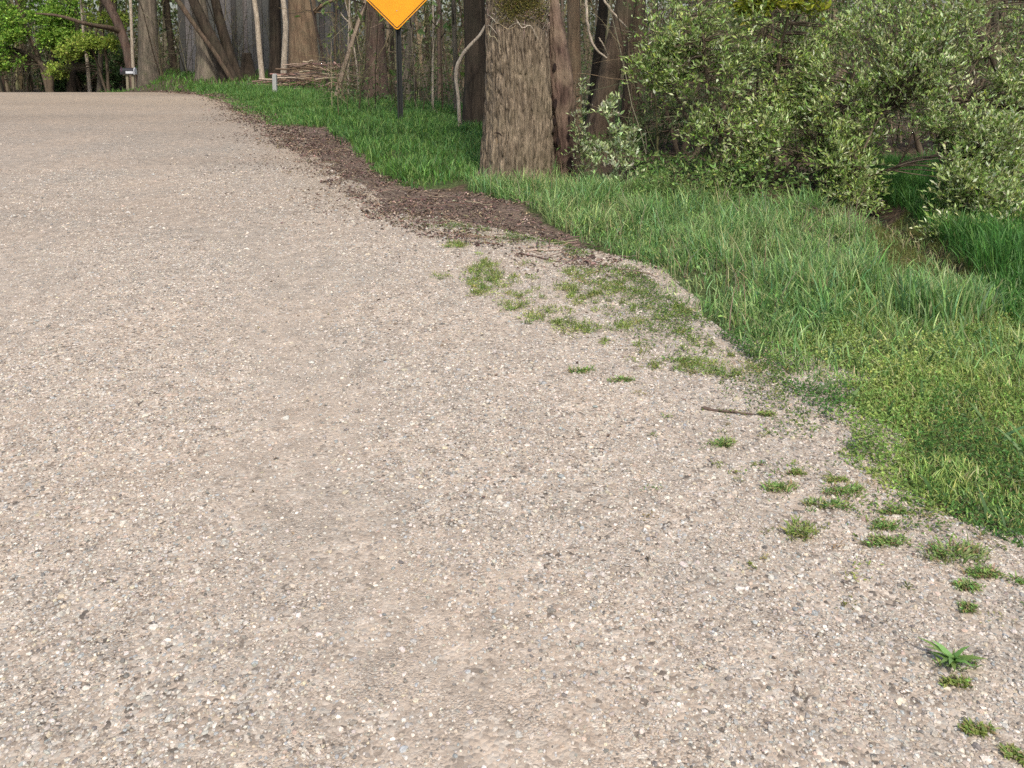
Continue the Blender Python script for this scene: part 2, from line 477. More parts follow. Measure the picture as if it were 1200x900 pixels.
# R = amount of fines (wheel tracks), G = earthiness (far crest, ragged right edge), B = painted tree shade on the far road
def tracks(t, y):
    w = .18 * np.sin(y * .35) + .5 * (n2(t, y * .12, 1.0, 2, 57) - .5)
    return np.exp(-((t + 2.0 + w) / .38) ** 2) + np.exp(-((t + 3.75 + w) / .5) ** 2) + .8 * np.exp(-((t + 5.5 + w) / .45) ** 2) + .5 * np.exp(-((t + 7.2) / .5) ** 2)
trk = tracks(Tt, Yy)
R = np.clip(.03 + .46 * trk + .55 * (n2(Xr, Yy, 1.4, 4, 21) - .5), 0, .8)
G = np.clip(.75 * sstep(11, 24, Yy) * (.7 + .6 * n2(Xr, Yy, .5, 3, 2)) + .45 * sstep(-.7, .05, Tt) * sstep(5, 8, Yy) + .25 * (n2(Xr, Yy, .7, 4, 8) - .45), 0, 1)
mb = MB(); ny, nx = Xr.shape
idx = np.arange(ny * nx).reshape(ny, nx)
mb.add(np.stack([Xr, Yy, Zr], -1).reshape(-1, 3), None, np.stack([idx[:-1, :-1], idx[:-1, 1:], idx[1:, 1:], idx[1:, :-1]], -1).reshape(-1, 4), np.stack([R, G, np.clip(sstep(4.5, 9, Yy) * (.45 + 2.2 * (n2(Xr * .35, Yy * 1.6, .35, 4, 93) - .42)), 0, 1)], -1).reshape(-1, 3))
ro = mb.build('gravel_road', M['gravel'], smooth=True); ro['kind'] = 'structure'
def road_z(x, y):
    t = x - xe(y)
    return terrain(x, y) + .006 + .012 * (n2(x, y, .9, 3, 3) - .5) + .01 * (n2(x, y, 4., 3, 9) - .5) - .11 * sstep(.0, .3, t + edge_n(x, y))

# ------------------------------------------------------------------ loose stones of the gravel
def ico():
    p = (1 + 5 ** .5) / 2
    V = np.array([(-1, p, 0), (1, p, 0), (-1, -p, 0), (1, -p, 0), (0, -1, p), (0, 1, p), (0, -1, -p), (0, 1, -p), (p, 0, -1), (p, 0, 1), (-p, 0, -1), (-p, 0, 1)])
    T = [(0, 11, 5), (0, 5, 1), (0, 1, 7), (0, 7, 10), (0, 10, 11), (1, 5, 9), (5, 11, 4), (11, 10, 2), (10, 7, 6), (7, 1, 8), (3, 9, 4), (3, 4, 2), (3, 2, 6), (3, 6, 8), (3, 8, 9), (4, 9, 5), (2, 4, 11), (6, 2, 10), (8, 6, 7), (9, 8, 1)]
    return nrm(V), np.array(T)
OCT = (np.array([(1., 0, 0), (-1, 0, 0), (0, 1, 0), (0, -1, 0), (0, 0, 1), (0, 0, -1)]), np.array([(0, 2, 4), (2, 1, 4), (1, 3, 4), (3, 0, 4), (2, 0, 5), (1, 2, 5), (3, 1, 5), (0, 3, 5)]))
STONE_COLS = [(.44, .375, .30), (.48, .425, .355), (.41, .385, .34), (.53, .475, .40), (.555, .51, .44), (.29, .25, .21), (.18, .165, .145), (.45, .35, .275), (.32, .325, .31), (.49, .415, .30)]
STONE_W = [22, 20, 18, 13, 4, 12, 6, 4, 6, 4]
def stones(mb, x, y, z, r, tmpl):
    V0, T0 = tmpl; n = len(x); m = len(V0)
    v = V0[None] * rng.uniform(.72, 1.25, (n, m, 1))
    v = v * np.stack([rng.uniform(.9, 1.5, n), rng.uniform(.75, 1.1, n), rng.uniform(.45, .8, n)], 1)[:, None, :] * r[:, None, None]
    t = rng.normal(0, .3, n); a = rng.uniform(0, 2 * math.pi, n)
    ct, st_, ca, sa = np.cos(t), np.sin(t), np.cos(a), np.sin(a)
    vx, vy, vz = v[..., 0], v[..., 1], v[..., 2]
    vy, vz = vy * ct[:, None] - vz * st_[:, None], vy * st_[:, None] + vz * ct[:, None]
    vx, vy = vx * ca[:, None] - vy * sa[:, None], vx * sa[:, None] + vy * ca[:, None]
    Vv = np.stack([vx + x[:, None], vy + y[:, None], vz + z[:, None]], -1).reshape(-1, 3)
    T = (np.arange(n)[:, None, None] * m + T0[None]).reshape(-1, 3)
    mb.add(Vv, T, None, np.repeat(pick(n, STONE_COLS, STONE_W, .16, .018) * .86, m, 0))
mb = MB(); ICO = ico()
for y0, y1, dens, tm, rm in ((1.1, 2.6, 8200, ICO, .0037), (2.6, 4.2, 5200, ICO, .0042), (4.2, 6.5, 2800, OCT, .0052), (6.5, 10, 800, OCT, .0068), (10, 16, 130, OCT, .008)):
    w = .66 * y1 + 1.0
    n = int(2 * w * (y1 - y0) * dens)
    x = rng.uniform(-w, w, n); y = rng.uniform(y0, y1, n)
    t = x - xe(y)
    trk = tracks(t, y)
    keep = (t < .12 - edge_n(x, y) + .5 * (n2(x, y, 3, 3, 12) - .4)) & (np.abs(x) < .66 * y + 1.0) & (rng.random(n) < np.clip(1.2 - .80 * trk - .9 * (n2(x, y, 1.8, 3, 4) - .5), .12, 1))
    keep &= rng.random(n) < np.clip(1 - (y - 9) / 7, 0, 1)
    x, y = x[keep], y[keep]
    r = rm * np.exp(rng.normal(0, .33, len(x)))
    stones(mb, x, y, road_z(x, y) + r * .12, r, tm)
so_ = mb.build('loose_gravel', M['stone'])
tag(so_, 'loose pale beige and grey stones strewn over the gravel road', 'gravel', kind='stuff')
#==OBJECTS==
# ------------------------------------------------------------------ trees
def resample(pts, n):
    pts = np.asarray(pts, float)
    s = np.concatenate([[0], np.cumsum(np.linalg.norm(np.diff(pts[:, :3], axis=0), axis=1))])
    q = np.linspace(0, s[-1], n)
    out = np.stack([np.interp(q, s, pts[:, i]) for i in range(pts.shape[1])], 1)
    for _ in range(2):
        out[1:-1] = .25 * out[:-2] + .5 * out[1:-1] + .25 * out[2:]
    return out

def trunk_path(px, Y, top=None, grow=.55, Y2=None):
    """pixel outline [(u, v, width)] at depth Y -> [(x, y, z, r)], standing on the ground, grown on to height top"""
    out = []
    for i, (u, v, w) in enumerate(px):
        yy_ = Y if Y2 is None else Y + (Y2 - Y) * i / max(1, len(px) - 1)
        p = P(u, v, yy_)
        if i == 0: p[2] = float(terrain(p[0], yy_)) - .05
        out.append((*p, w * yy_ / F * .5))
    if top is not None:
        a, b = np.array(out[-2]), np.array(out[-1])
        dr = nrm((b - a)[:3])
        z0, r0 = b[2], b[3]; p = b[:3].copy()
        while p[2] < top:
            dr = nrm(dr * .75 + np.array([rng.normal(0, .06), rng.normal(0, .06), .25]))
            p = p + dr * .5
            out.append((*p, r0 * (1 - grow * (p[2] - z0) / (top - z0))))
    return np.array(out)

def trunk_mesh(mb, path, sides=16, rings=60, rough=.10, flare=.25, seed=0, furrow=0.0):
    q = resample(path, rings); c = q[:, :3]; r = q[:, 3].copy()
    h = c[:, 2] - c[0, 2]
    r = r * (1 + flare * np.exp(-h / (2.2 * q[0, 3] + .05)))
    T = nrm(np.gradient(c, axis=0)); A = nrm(np.cross(T, np.array([[0, 1., 0]]))); B = np.cross(A, T)
    th = np.arange(sides) * 2 * math.pi / sides
    dirs = np.cos(th)[None, :, None] * A[:, None] + np.sin(th)[None, :, None] * B[:, None]
    nz = fbm(np.stack([np.cos(th)[None] * 1.3 + 0 * h[:, None], np.sin(th)[None] * 1.3 + 0 * h[:, None], h[:, None] * .8 + 0 * th[None]], -1) + seed, 3, seed)
    rr = r[:, None] * (1 + rough * 2 * (nz - .5))
    # buttress roots
    rr = rr * (1 + flare * .55 * np.exp(-h / .22)[:, None] * np.sin(th[None] * 5 + seed + nz * 4))
    if furrow:
        R = r.mean()
        ph = np.stack([np.cos(th)[None] * R / .028 + 0 * h[:, None], np.sin(th)[None] * R / .028 + 0 * h[:, None], h[:, None] / .22 + 0 * th[None]], -1)
        wob = fbm(ph * .3, 2, seed + 3)[..., None] * 2.2
        f1 = fbm(ph + wob, 3, seed + 5); ridge = 1 - np.abs(2 * f1 - 1) * 2.2
        ph2 = ph * np.array([2.4, 2.4, 1.8]); f2 = fbm(ph2, 2, seed + 8)
        rr = rr - furrow * np.clip(ridge, 0, 1) + furrow * .5 * (f2 - .5)
    V = c[:, None] + rr[..., None] * dirs
    idx = np.arange(rings * sides).reshape(rings, sides)
    Q = np.stack([idx[:-1], np.roll(idx[:-1], -1, 1), np.roll(idx[1:], -1, 1), idx[1:]], -1).reshape(-1, 4)
    Vf = np.concatenate([V.reshape(-1, 3), c[-1:]]); m = rings * sides
    Tt = [(idx[-1, i], idx[-1, (i + 1) % sides], m) for i in range(sides)]
    mb.add(Vf, Tt, Q, (.3, .25, .2))
    return q

def limb_paths(q, n, zmin, L, seed):
    lm = []
    hs = np.where(q[:, 2] > zmin)[0]
    for i in range(n):
        s = q[hs[int((i + .5) / n * len(hs) * .95)]]
        a = seed * 1.7 + i * 2.4
        d0 = nrm(np.array([math.cos(a), math.sin(a), .55]))
        l = L * rng.uniform(.7, 1.1)
        t = np.linspace(0, 1, 8)[:, None]
        p = s[:3] + d0 * l * t + np.array([[0, 0, 1.]]) * (.25 * l * t ** 2) + np.cumsum(rng.normal(0, .05, (8, 3)), 0) * l * .3
        lm.append((p, s[3] * .5 * (1 - .8 * t[:, 0]) + .008))
    return lm

def crown_leaves(pts, n, spread, size, cols):
    c = pts[rng.integers(0, len(pts), n)] + rng.normal(0, spread, (n, 3))
    mb = MB(); mb.leaves(c, rdir(n), rdir(n), rng.uniform(.7, 1.3, n) * size, rng.uniform(.4, .7, n) * size, cols, .2, .1)
    return mb

SPRING = [(.11, .16, .035), (.08, .13, .03), (.14, .18, .05)]
def tree(name, label, Y, px, bark, top=7.5, sides=14, rings=60, rough=.10, flare=.3, group=None, limbs=5, crown=900, Lc=2.9, extra=(), cat='tree', furrow=0., Y2=None, zlimb=3.6, **kw):
    path = trunk_path(px, Y, top, Y2=Y2)
    b = path[0, :3].copy(); b[2] += .05
    t = thing(name, b, label, cat, group)
    mb = MB(); q = trunk_mesh(mb, path, sides, rings, rough, flare, seed=int(abs(px[0][0])) % 97, furrow=furrow)
    mb.build('trunk', M[bark], t, smooth=True)
    if limbs:
        tips = []
        for p, r in limb_paths(q, limbs, min(max(zlimb, b[2] + min(zlimb, 3.)), q[-1, 2] - .4), Lc, px[0][0]):
            MB().tubes(p[None], r[None], 8).build('limb', M[bark], t, smooth=True)
            tips.append(p[3:])
        if crown:
            crown_leaves(np.concatenate(tips), crown, .6, .20, pick(crown, SPRING)).build('crown', M['leaf'], t)
    for nm, ex, mt in extra:
        e = np.array([(*P(u, v, yy_), w * yy_ / F * .5) for u, v, w, yy_ in ex])
        e = resample(e, 22); e[1:-1, :3] += rng.normal(0, .004, (20, 3))
        MB().tubes(e[None, :, :3], e[None, :, 3], 8, (.3, .25, .2)).build(nm, M[mt], t, smooth=True)
    return t, q

# 1 the big trunk in the foreground
YB = at(607, 210)[1]
big_px = [(606, 214, 88), (606, 195, 80), (607, 120, 75), (606, 60, 72), (605, 30, 71), (604, 0, 69)]
path = trunk_path(big_px, YB, 6.5, .35)
b = path[0, :3].copy(); b[2] += .05
bt = thing('big_tree', b, 'broad old tree trunk with furrowed pale brown bark standing in the roadside grass', 'tree')
low = path[path[:, 2] < 2.9]; low = np.concatenate([low, [np.array([np.interp(2.9, path[:, 2], path[:, i]) for i in range(4)])]])
mb = MB(); trunk_mesh(mb, low, 300, 330, .06, .15, 4, furrow=.032); mb.build('trunk', M['bark_oak'], bt, smooth=True)
hi = np.concatenate([[low[-1]], path[path[:, 2] > 2.9]]); hi[0, 2] -= .04
mb = MB(); qh = trunk_mesh(mb, hi, 40, 50, .05, 0, 4); mb.build('upper_trunk', M['bark_oak'], bt, smooth=True)
tips = []
for p, r in limb_paths(qh, 5, 4.3, 1.9, 3):
    MB().tubes(p[None], r[None] * .7, 10).build('limb', M['bark_oak'], bt, smooth=True); tips.append(p[2:])
crown_leaves(np.concatenate(tips), 1800, .7, .14, pick(1800, SPRING)).build('crown', M['leaf'], bt)
# moss and dead vine stems wrapped round the trunk at the top of the view
cx, cy = path[3, 0], path[3, 1]; Rb = path[3, 3]
n = 2600
th = rng.normal(-1.45, .42, n); zz = rng.normal(1.92, .10, n) + .05 * np.cos(th * 5); keep = zz > 1.70
th, zz = th[keep], zz[keep]; n = len(th)
c = np.stack([cx + np.cos(th) * (Rb + .012), cy + np.sin(th) * (Rb + .012), zz], 1)
o_ = np.stack([np.cos(th), np.sin(th), 0 * th], 1)
mb = MB(); mb.leaves(c, o_ * .6 + rdir(n), rdir(n), rng.uniform(.012, .03, n), rng.uniform(.008, .014, n), pick(n, [(.15, .14, .03), (.11, .105, .03), (.20, .17, .05)]))
mb.build('moss', M['leaf'], bt)
pts = []
for i in range(95):
    a0 = rng.uniform(-3.0, .1); z0 = rng.normal(1.80, .10); t = np.linspace(0, 1, 9)
    a = a0 + t * rng.uniform(-.9, .9); z = z0 + t * rng.normal(0, .12) + .04 * np.sin(t * rng.uniform(3, 9) + rng.uniform(0, 6)); rr = Rb + rng.uniform(-.002, .014)
    pts.append(np.stack([cx + np.cos(a) * rr, cy + np.sin(a) * rr, z], 1))
mb = MB(); mb.tubes(np.array(pts), rng.uniform(.002, .0055, (95, 1)) * np.linspace(1, .5, 9)[None], 4, pick(95, [(.24, .19, .14), (.15, .115, .085), (.29, .24, .18)]))
mb.build('dead_vine', M['twig'], bt)
# bark scar low on the left of the trunk: a dead patch with a dark hollow rim
sc_c = P(584, 166, YB - Rb * .93)
mb = MB(); t = np.linspace(0, 2 * math.pi, 14, endpoint=False)
o2 = np.stack([sc_c[0] + np.cos(t) * .026 * (1 + .25 * np.sin(3 * t)), sc_c[2] + np.sin(t) * .06 * (1 + .2 * np.cos(2 * t))], 1)
mb.prism(o2, sc_c[1] + .012, sc_c[1] + .1, (.22, .16, .10)); mb.build('bark_scar', M['litter'], bt)
mb = MB(); e = np.array([(sc_c[0] - .04, sc_c[1] - .014, sc_c[2] + .09), (sc_c[0], sc_c[1] - .018, sc_c[2] + .11), (sc_c[0] + .04, sc_c[1] - .016, sc_c[2] + .085), (sc_c[0] + .045, sc_c[1] - .014, sc_c[2] + .02), (sc_c[0] + .02, sc_c[1] - .012, sc_c[2] - .1), (sc_c[0] + .015, sc_c[1] - .01, sc_c[2] - .32)])
mb.tubes(resample(e, 14)[None], np.interp(np.arange(14), [0, 3, 8, 13], [.006, .012, .009, .006])[None], 6, (.03, .02, .015)); mb.build('bark_crack', M['twig'], bt)

# 2 the rotten snag against it
Y2_ = YB + .25
path = trunk_path([(661, 206, 23), (662, 175, 25), (658, 120, 31), (656, 90, 30), (652, 50, 24), (648, 10, 17), (646, -25, 8)], Y2_)
b = path[0, :3].copy()
sn = thing('snag', b, 'rotten reddish brown dead stub leaning close behind the broad pale trunk', 'dead tree')
mb = MB(); q = trunk_mesh(mb, path, 60, 120, .16, .1, 8, furrow=.014); mb.build('trunk', M['bark_rot'], sn, smooth=True)
for (u, v, w, h) in ((651, 122, 5, 12), (650, 142, 3, 9), (648, 152, 4, 6), (654, 165, 4, 8), (667, 140, 3, 10), (666, 160, 4, 14), (668, 192, 7, 16), (660, 92, 5, 7), (650, 78, 4, 9)):
    p = P(u, v, Y2_ - .112); s_ = Y2_ / F
    mb = MB(); t = np.linspace(0, 2 * math.pi, 9, endpoint=False)
    mb.prism(np.stack([p[0] + np.cos(t) * w * s_ * .5 * rng.uniform(.7, 1.2, 9), p[2] + np.sin(t) * h * s_ * .5 * rng.uniform(.8, 1.2, 9)], 1), p[1] - .012, p[1] + .05, (.022, .013, .011))
    mb.build('rot_hole', M['litter'], sn)

# 3 leaning trunks right behind, with dead hanging branches
tree('leaning_tree', 'brown leaning trunk right of the broad pale trunk with pale dead branches hanging beside it', 12.2, [(698, 178, 30), (708, 120, 27), (720, 60, 25), (735, 0, 24)], 'bark_brown', top=7.5,
     extra=[('dead_branch', [(686, -30, 3.4, 11.6), (687, 0, 3.4, 11.5), (688, 25, 3.2, 11.4), (692, 45, 3.2, 11.4), (697, 57, 3, 11.3), (711, 68, 2, 11.3)], 'bark_pale'),
            ('dead_branch', [(700, -20, 3, 11.6), (709, 2, 3, 11.5), (717, 14, 3, 11.5), (734, 32, 2, 11.6)], 'bark_pale'),
            ('dead_branch', [(702, 44, 1.6, 11.4), (708, 55, 1.5, 11.4), (712, 66, 1.2, 11.5)], 'bark_pale'),
            ('dead_branch', [(699, -10, 3.5, 11.7), (699, 12, 3, 11.7), (698, 30, 2.2, 11.7)], 'bark_grey')])
tree('upright_tree', 'brown upright trunk whose right side meets the silvery shrub leaves', 12.6, [(738, 172, 27), (742, 120, 24), (744, 60, 22), (746, 0, 21)], 'bark_brown', top=8)
tree('mossy_tree', 'olive mossy trunk partly hidden behind the rotten stub', 13.2, [(672, 150, 19), (673, 80, 17), (672, 0, 15)], 'bark_tan', top=7)
tree('slim_dark_tree', 'slim dark trunk between the mossy trunk and the leaning brown trunk', 14.2, [(692, 150, 13), (700, 70, 12), (708, 0, 12)], 'bark_dark', top=7)
tree('dark_tree', 'dark brown trunk just left of the broad pale trunk', 14.6, [(557, 142, 28), (557, 90, 25), (556, 40, 24), (556, 0, 24)], 'bark_dark', top=10, crown=500, Lc=1.5, zlimb=6.5)
tree('reddish_tree', 'reddish brown straight trunk standing behind the yellow sign at its left', 20.5, [(440, 118, 27), (440, 60, 23), (438, 0, 22)], 'bark_red', top=9, crown=1100)
tree('narrow_tree', 'narrow grey brown trunk close to the right side of the sign post', 18.6, [(477, 126, 9), (477, 80, 8), (480, 40, 7), (486, 0, 7)], 'bark_grey', top=6, limbs=2, crown=60, Lc=1.2)
tree('narrow_tree', 'narrow dark trunk between the reddish trunk and the sign post', 22.0, [(458, 112, 6), (459, 60, 6), (458, 0, 5)], 'bark_dark', top=6, limbs=2, crown=60, Lc=1.2)
tree('tan_tree', 'thick tan trunk behind the brush pile with one side branch', 27.5, [(356, 98, 36), (356, 70, 31), (355, 30, 30), (353, 0, 30)], 'bark_tan', top=10, crown=1100,
     extra=[('branch', [(366, 16, 6, 27.4), (374, 9, 5, 27.2), (383, 3, 4, 27.1), (392, 0, 3, 27), (402, -4, 2.5, 27)], 'bark_tan')])
tree('birch_tree', 'slim pale birch right of the wooden stake', 26.0, [(332, 108, 7.5), (333, 70, 7), (335, 30, 6.3), (332, 0, 6)], 'bark_pale', top=7, limbs=2, crown=60, Lc=1.4, flare=.05)
tree('dark_straight_tree', 'dark straight trunk behind the wooden stake', 29.5, [(323, 97, 14), (323, 50, 13), (322, 0, 13)], 'bark_dark', top=8)
tree('slanting_pale_tree', 'thin bare tan trunk slanting to the left in front of the barn', 27.5, [(308, 100, 6.5), (304, 60, 6), (301, 20, 5.5), (298, 0, 5.5)], 'bark_pale', top=6.5, limbs=2, crown=40, Lc=1.2, flare=.05)
# the leaning clump left of the barn
G1 = 'leaning dark stems of the clump left of the barn'
tree('leaning_dark_tree', 'thick slate grey trunk at the left of the leaning dark clump', 28.5, [(246, 99, 26), (242, 60, 21), (236, 30, 18), (232, 0, 17)], 'bark_grey', top=8, group=G1)
tree('leaning_dark_tree', 'dark trunk leaning left in front of the slate grey trunk', 28.0, [(270, 99, 17), (258, 65, 14), (243, 35, 12), (226, 0, 11)], 'bark_dark', top=7, group=G1)
tree('leaning_dark_tree', 'rightmost dark stem of the leaning clump nearest the barn boards', 28.8, [(277, 99, 15), (268, 60, 12), (259, 30, 11), (252, 0, 10)], 'bark_dark', top=7, group=G1)
tree('leaning_dark_tree', 'thin brown stem slanting far left out of the leaning dark clump', 27.6, [(274, 98, 5), (252, 62, 5), (232, 35, 5), (208, 0, 6)], 'bark_brown', top=5, limbs=2, crown=40, Lc=1.3, group=G1, flare=.05)
st, q = tree('broken_stump', 'dark broken stump in front of the barn boards', 30.5, [(291, 97, 17), (290, 75, 13), (289, 62, 10)], 'bark_dark', top=None, limbs=0, cat='tree stump', rings=24)
# left of the crest
tree('grey_tree', 'broad grey tan trunk right behind the mailbox', 34.0, [(176, 94, 25), (174, 50, 21), (173, 0, 20)], 'bark_grey', top=10, crown=1100)
tree('slanting_tree', 'reddish trunk slanting up to the left behind the mailbox', 34.5, [(160, 95, 10), (149, 58, 10), (139, 28, 10), (124, 0, 10)], 'bark_red', top=7,
     extra=[('branch', [(139, 36, 7, 34.4), (126, 32, 6, 34), (110, 30, 5, 33.5), (96, 27, 4.5, 33), (80, 21, 4, 33), (62, 17, 3, 33), (42, 16, 2, 33)], 'bark_brown')])
tree('pole_tree', 'thin pale pole of a trunk rising beside the mailbox', 33.2, [(158, 112, 4), (155, 60, 3.6), (153, 0, 3.2)], 'bark_pale', top=6, limbs=2, crown=40, Lc=1., flare=.05)
tree('slim_dark_tree', 'slim dark trunk between the grey tan trunk and the leaning clump', 36.0, [(205, 96, 8), (200, 50, 7), (194, 0, 8)], 'bark_dark', top=7)
tree('slim_dark_tree', 'second slim dark trunk just left of the leaning clump', 37.0, [(215, 97, 6.5), (213, 40, 6), (211, 0, 7)], 'bark_dark', top=7)
tree('slim_dark_tree', 'dark trunk among the green saplings left of the mailbox', 39.0, [(84, 112, 9), (83, 60, 9), (82, 0, 8)], 'bark_dark', top=7)
tree('slim_grey_tree', 'slim grey trunk nearest the mailbox on its left', 37.5, [(116, 112, 6), (118, 60, 5.5), (119, 0, 5)], 'bark_grey', top=6.5, limbs=2, crown=60)
tree('slim_grey_tree', 'slim crooked pale trunk between the arching tree and the mailbox', 37.0, [(106, 112, 4.6), (103, 80, 4), (101, 60, 3.6), (97, 30, 3)], 'bark_pale', top=5, limbs=2, crown=40, flare=.05)

# ------------------------------------------------------------------ bare saplings in the thicket
SG = 'bare saplings between the trunks'
for lab, Yd, px, bk in (
    ('pale greenish sapling standing straight left of the dark trunk', 16.5, [(535, 135, 6), (534, 80, 5.5), (531, 0, 5)], 'bark_grey'),
    ('thin pale sapling midway between the sign post and the broad trunk', 17.0, [(507, 131, 3), (507, 80, 2.6), (508, 30, 2.2)], 'bark_pale'),
    ('hair thin grey sapling just right of the narrow trunk by the sign post', 18.0, [(487, 122, 2.2), (485, 85, 2), (482, 40, 1.6)], 'bark_grey'),
    ('short brown sapling beside the pale bent sapling', 16.8, [(519, 132, 2.4), (518, 100, 2.2), (516, 60, 1.8)], 'bark_brown'),
    ('grey sapling between the reddish trunk and the tan trunk', 22.0, [(408, 112, 3), (408, 60, 2.6), (410, 0, 2.2)], 'bark_pale'),
    ('pale sapling leaning left beside the reddish trunk', 22.0, [(421, 108, 2.6), (418, 75, 2.3), (413, 45, 2)], 'bark_pale'),
    ('brown sapling in front of the grey barn boards', 29.0, [(393, 100, 3), (392, 50, 2.6), (395, 0, 2)], 'bark_brown')):
    tree('sapling', lab, Yd, px, bk, top=P(*px[-1][:2], Yd)[2] + 1.2, sides=6, rings=24, limbs=2, crown=24, Lc=.5, group=SG, flare=.05, cat='sapling', zlimb=1.2)
tree('bent_sapling', 'pale crooked dead sapling bent to the right in front of the dark trunk', 13.9, [(539, 136, 4.5), (537, 112, 4), (534, 92, 4.2), (535, 78, 4.4), (543, 62, 4.4), (552, 52, 4), (562, 42, 3.6), (571, 26, 2.4)], 'bark_pale', top=None, limbs=0, flare=.05, sides=8, rings=50, cat='sapling')

# ------------------------------------------------------------------ shrubs
def shrub(name, label, stems, ells, nclus, leafL, cols, w=None, seed=1, bark='twig', barkcol=(.095, .072, .048), cat='shrub', group=None, leafmat='silver', shoots=3, nleaf=10, gap=.42, shootL=.26, upb=.55, wr=.37, stemname='stem', gs=2.2):
    """stems: lists of (x,y,z,r); ells: (centre, radii, weight)"""
    b = np.array(stems[0][0][:3])
    t = thing(name, b, label, cat, group)
    S = []
    for s in stems:
        q = resample(s, 26); q[2:-1, :3] += np.cumsum(rng.normal(0, .006, (23, 3)), 0)
        MB().tubes(q[None, :, :3], q[None, :, 3], 8, barkcol).build(stemname, M[bark], t, smooth=True)
        S.append(q[4:])
    S = np.concatenate(S)
    wts = np.array([e[2] for e in ells], float); wts /= wts.sum()
    e = rng.choice(len(ells), nclus * 2, p=wts)
    cen = np.array([ells[i][0] for i in e]); rad = np.array([ells[i][1] for i in e])
    c = cen + rdir(nclus * 2) * rad * (rng.random((nclus * 2, 1)) ** .45)
    k = fbm(c * gs, 2, seed) > gap
    c = c[k][:nclus]; m = len(c)
    # a branch from the nearest stem to each cluster
    D = np.linalg.norm(c[:, None] - S[None, :, :3], axis=2) + 1.2 * np.maximum(0, S[None, :, 2] - c[:, None, 2] - .1)
    a = S[D.argmin(1), :3]
    tt_ = np.linspace(0, 1, 7)[None, :, None]
    midp = (a + c) / 2 + np.array([[0, 0, .12]]) * np.linalg.norm(c - a, axis=1)[:, None] + rng.normal(0, .04, (m, 3))
    br = a[:, None] * (1 - tt_) ** 2 + 2 * midp[:, None] * tt_ * (1 - tt_) + c[:, None] * tt_ ** 2
    mb = MB(); mb.tubes(br, np.linspace(.0065, .002, 7)[None] * np.ones((m, 1)), 4, vary(m, barkcol, .25, .05))
    # shoots
    out = nrm(c - a)
    ns = m * shoots
    sd = nrm(np.repeat(out, shoots, 0) * .8 + rdir(ns) * .9 + np.array([[0, 0, upb]]))
    sl_ = rng.uniform(.6, 1.25, ns) * shootL
    sb = np.repeat(c, shoots, 0)
    ts = np.linspace(0, 1, 5)[None, :, None]
    sp = sb[:, None] + sd[:, None] * sl_[:, None, None] * ts + np.array([[[0, 0, -.18]]]) * sl_[:, None, None] * ts ** 2
    mb.tubes(sp, np.linspace(.0022, .001, 5)[None] * np.ones((ns, 1)), 3, vary(ns, np.asarray(barkcol) * 1.15, .25, .05))
    mb.build('twigs', M['twig'], t)
    nl = ns * nleaf
    u = np.tile((np.arange(nleaf) + .5) / nleaf, ns) + rng.normal(0, .03, nl); u = np.clip(u, .05, 1)[:, None]
    B0, D0, L0 = np.repeat(sb, nleaf, 0), np.repeat(sd, nleaf, 0), np.repeat(sl_, nleaf)[:, None]
    lp = B0 + D0 * L0 * u + np.array([[0, 0, -.18]]) * L0 * u ** 2
    ld = nrm(D0 * .7 + rdir(nl) * .75 + np.array([[0, 0, .4]]))
    ln = nrm(rdir(nl) + np.array([[0, 0, .7]]) + .25 * SUN_DIR)
    cc = pick(nl, cols, w, .2, .06)
    mb = MB(); mb.leaves(lp, ld, ln, leafL * rng.uniform(.55, 1.25, nl), leafL * wr * rng.uniform(.8, 1.2, nl), cc)
    mb.build('foliage', M[leafmat], t)
    return t

def ell(u, v, ru, rv, Yd, dep, w=1.0):
    c = P(u, v, Yd); s = Yd / F
    return (c, np.array([ru * s, dep, rv * s]), w)

def stem(Yd, px, dy=0.):
    n = len(px); out = []
    for i, (u, v, w) in enumerate(px):
        y_ = Yd + dy * i / (n - 1)
        p = P(u, v, y_)
        if i == 0: p[2] = float(terrain(p[0], y_)) - .03
        out.append((*p, w * y_ / F * .5))
    return out

OLIVE = [(.29, .37, .115), (.20, .30, .07), (.39, .46, .20), (.57, .61, .38), (.16, .26, .05), (.31, .38, .07)]
OW = [30, 26, 18, 8, 12, 6]
Y3 = 8.5
shrub('silvery_shrub', 'tall silvery green shrub with brown stems right of the old trunks', 
      [stem(Y3, [(872, 236, 9), (885, 190, 8), (905, 130, 6), (915, 60, 4), (925, -20, 2.5)]),
       stem(Y3, [(865, 234, 8), (850, 190, 7), (835, 130, 5), (825, 60, 4), (815, -10, 2.5)], -.3),
       stem(Y3, [(880, 238, 7), (910, 205, 6), (950, 170, 5), (985, 130, 4), (1000, 80, 3)], -.5),
       stem(Y3, [(884, 238, 6), (925, 220, 5), (965, 205, 4), (1000, 195, 3)], -.7),
       stem(Y3, [(860, 232, 6), (840, 200, 5), (800, 130, 4), (770, 85, 3), (755, 70, 2)], .3)],
      [ell(835, 50, 85, 75, Y3, .7, 1.1), ell(925, 70, 90, 95, Y3, .7, 1.5), ell(900, 150, 85, 55, Y3 - .3, .5, 1.1), ell(975, 140, 55, 75, Y3 - .3, .5, 1.0), ell(965, 215, 55, 50, Y3 - .7, .35, 1.2), ell(785, 78, 45, 30, Y3, .35, .35), ell(920, 232, 60, 36, Y3 - .6, .3, 1.0), ell(850, 212, 45, 34, Y3 - .3, .3, .6)],
      1100, .055, OLIVE, OW, seed=3, gap=.475)
Y4 = 7.9
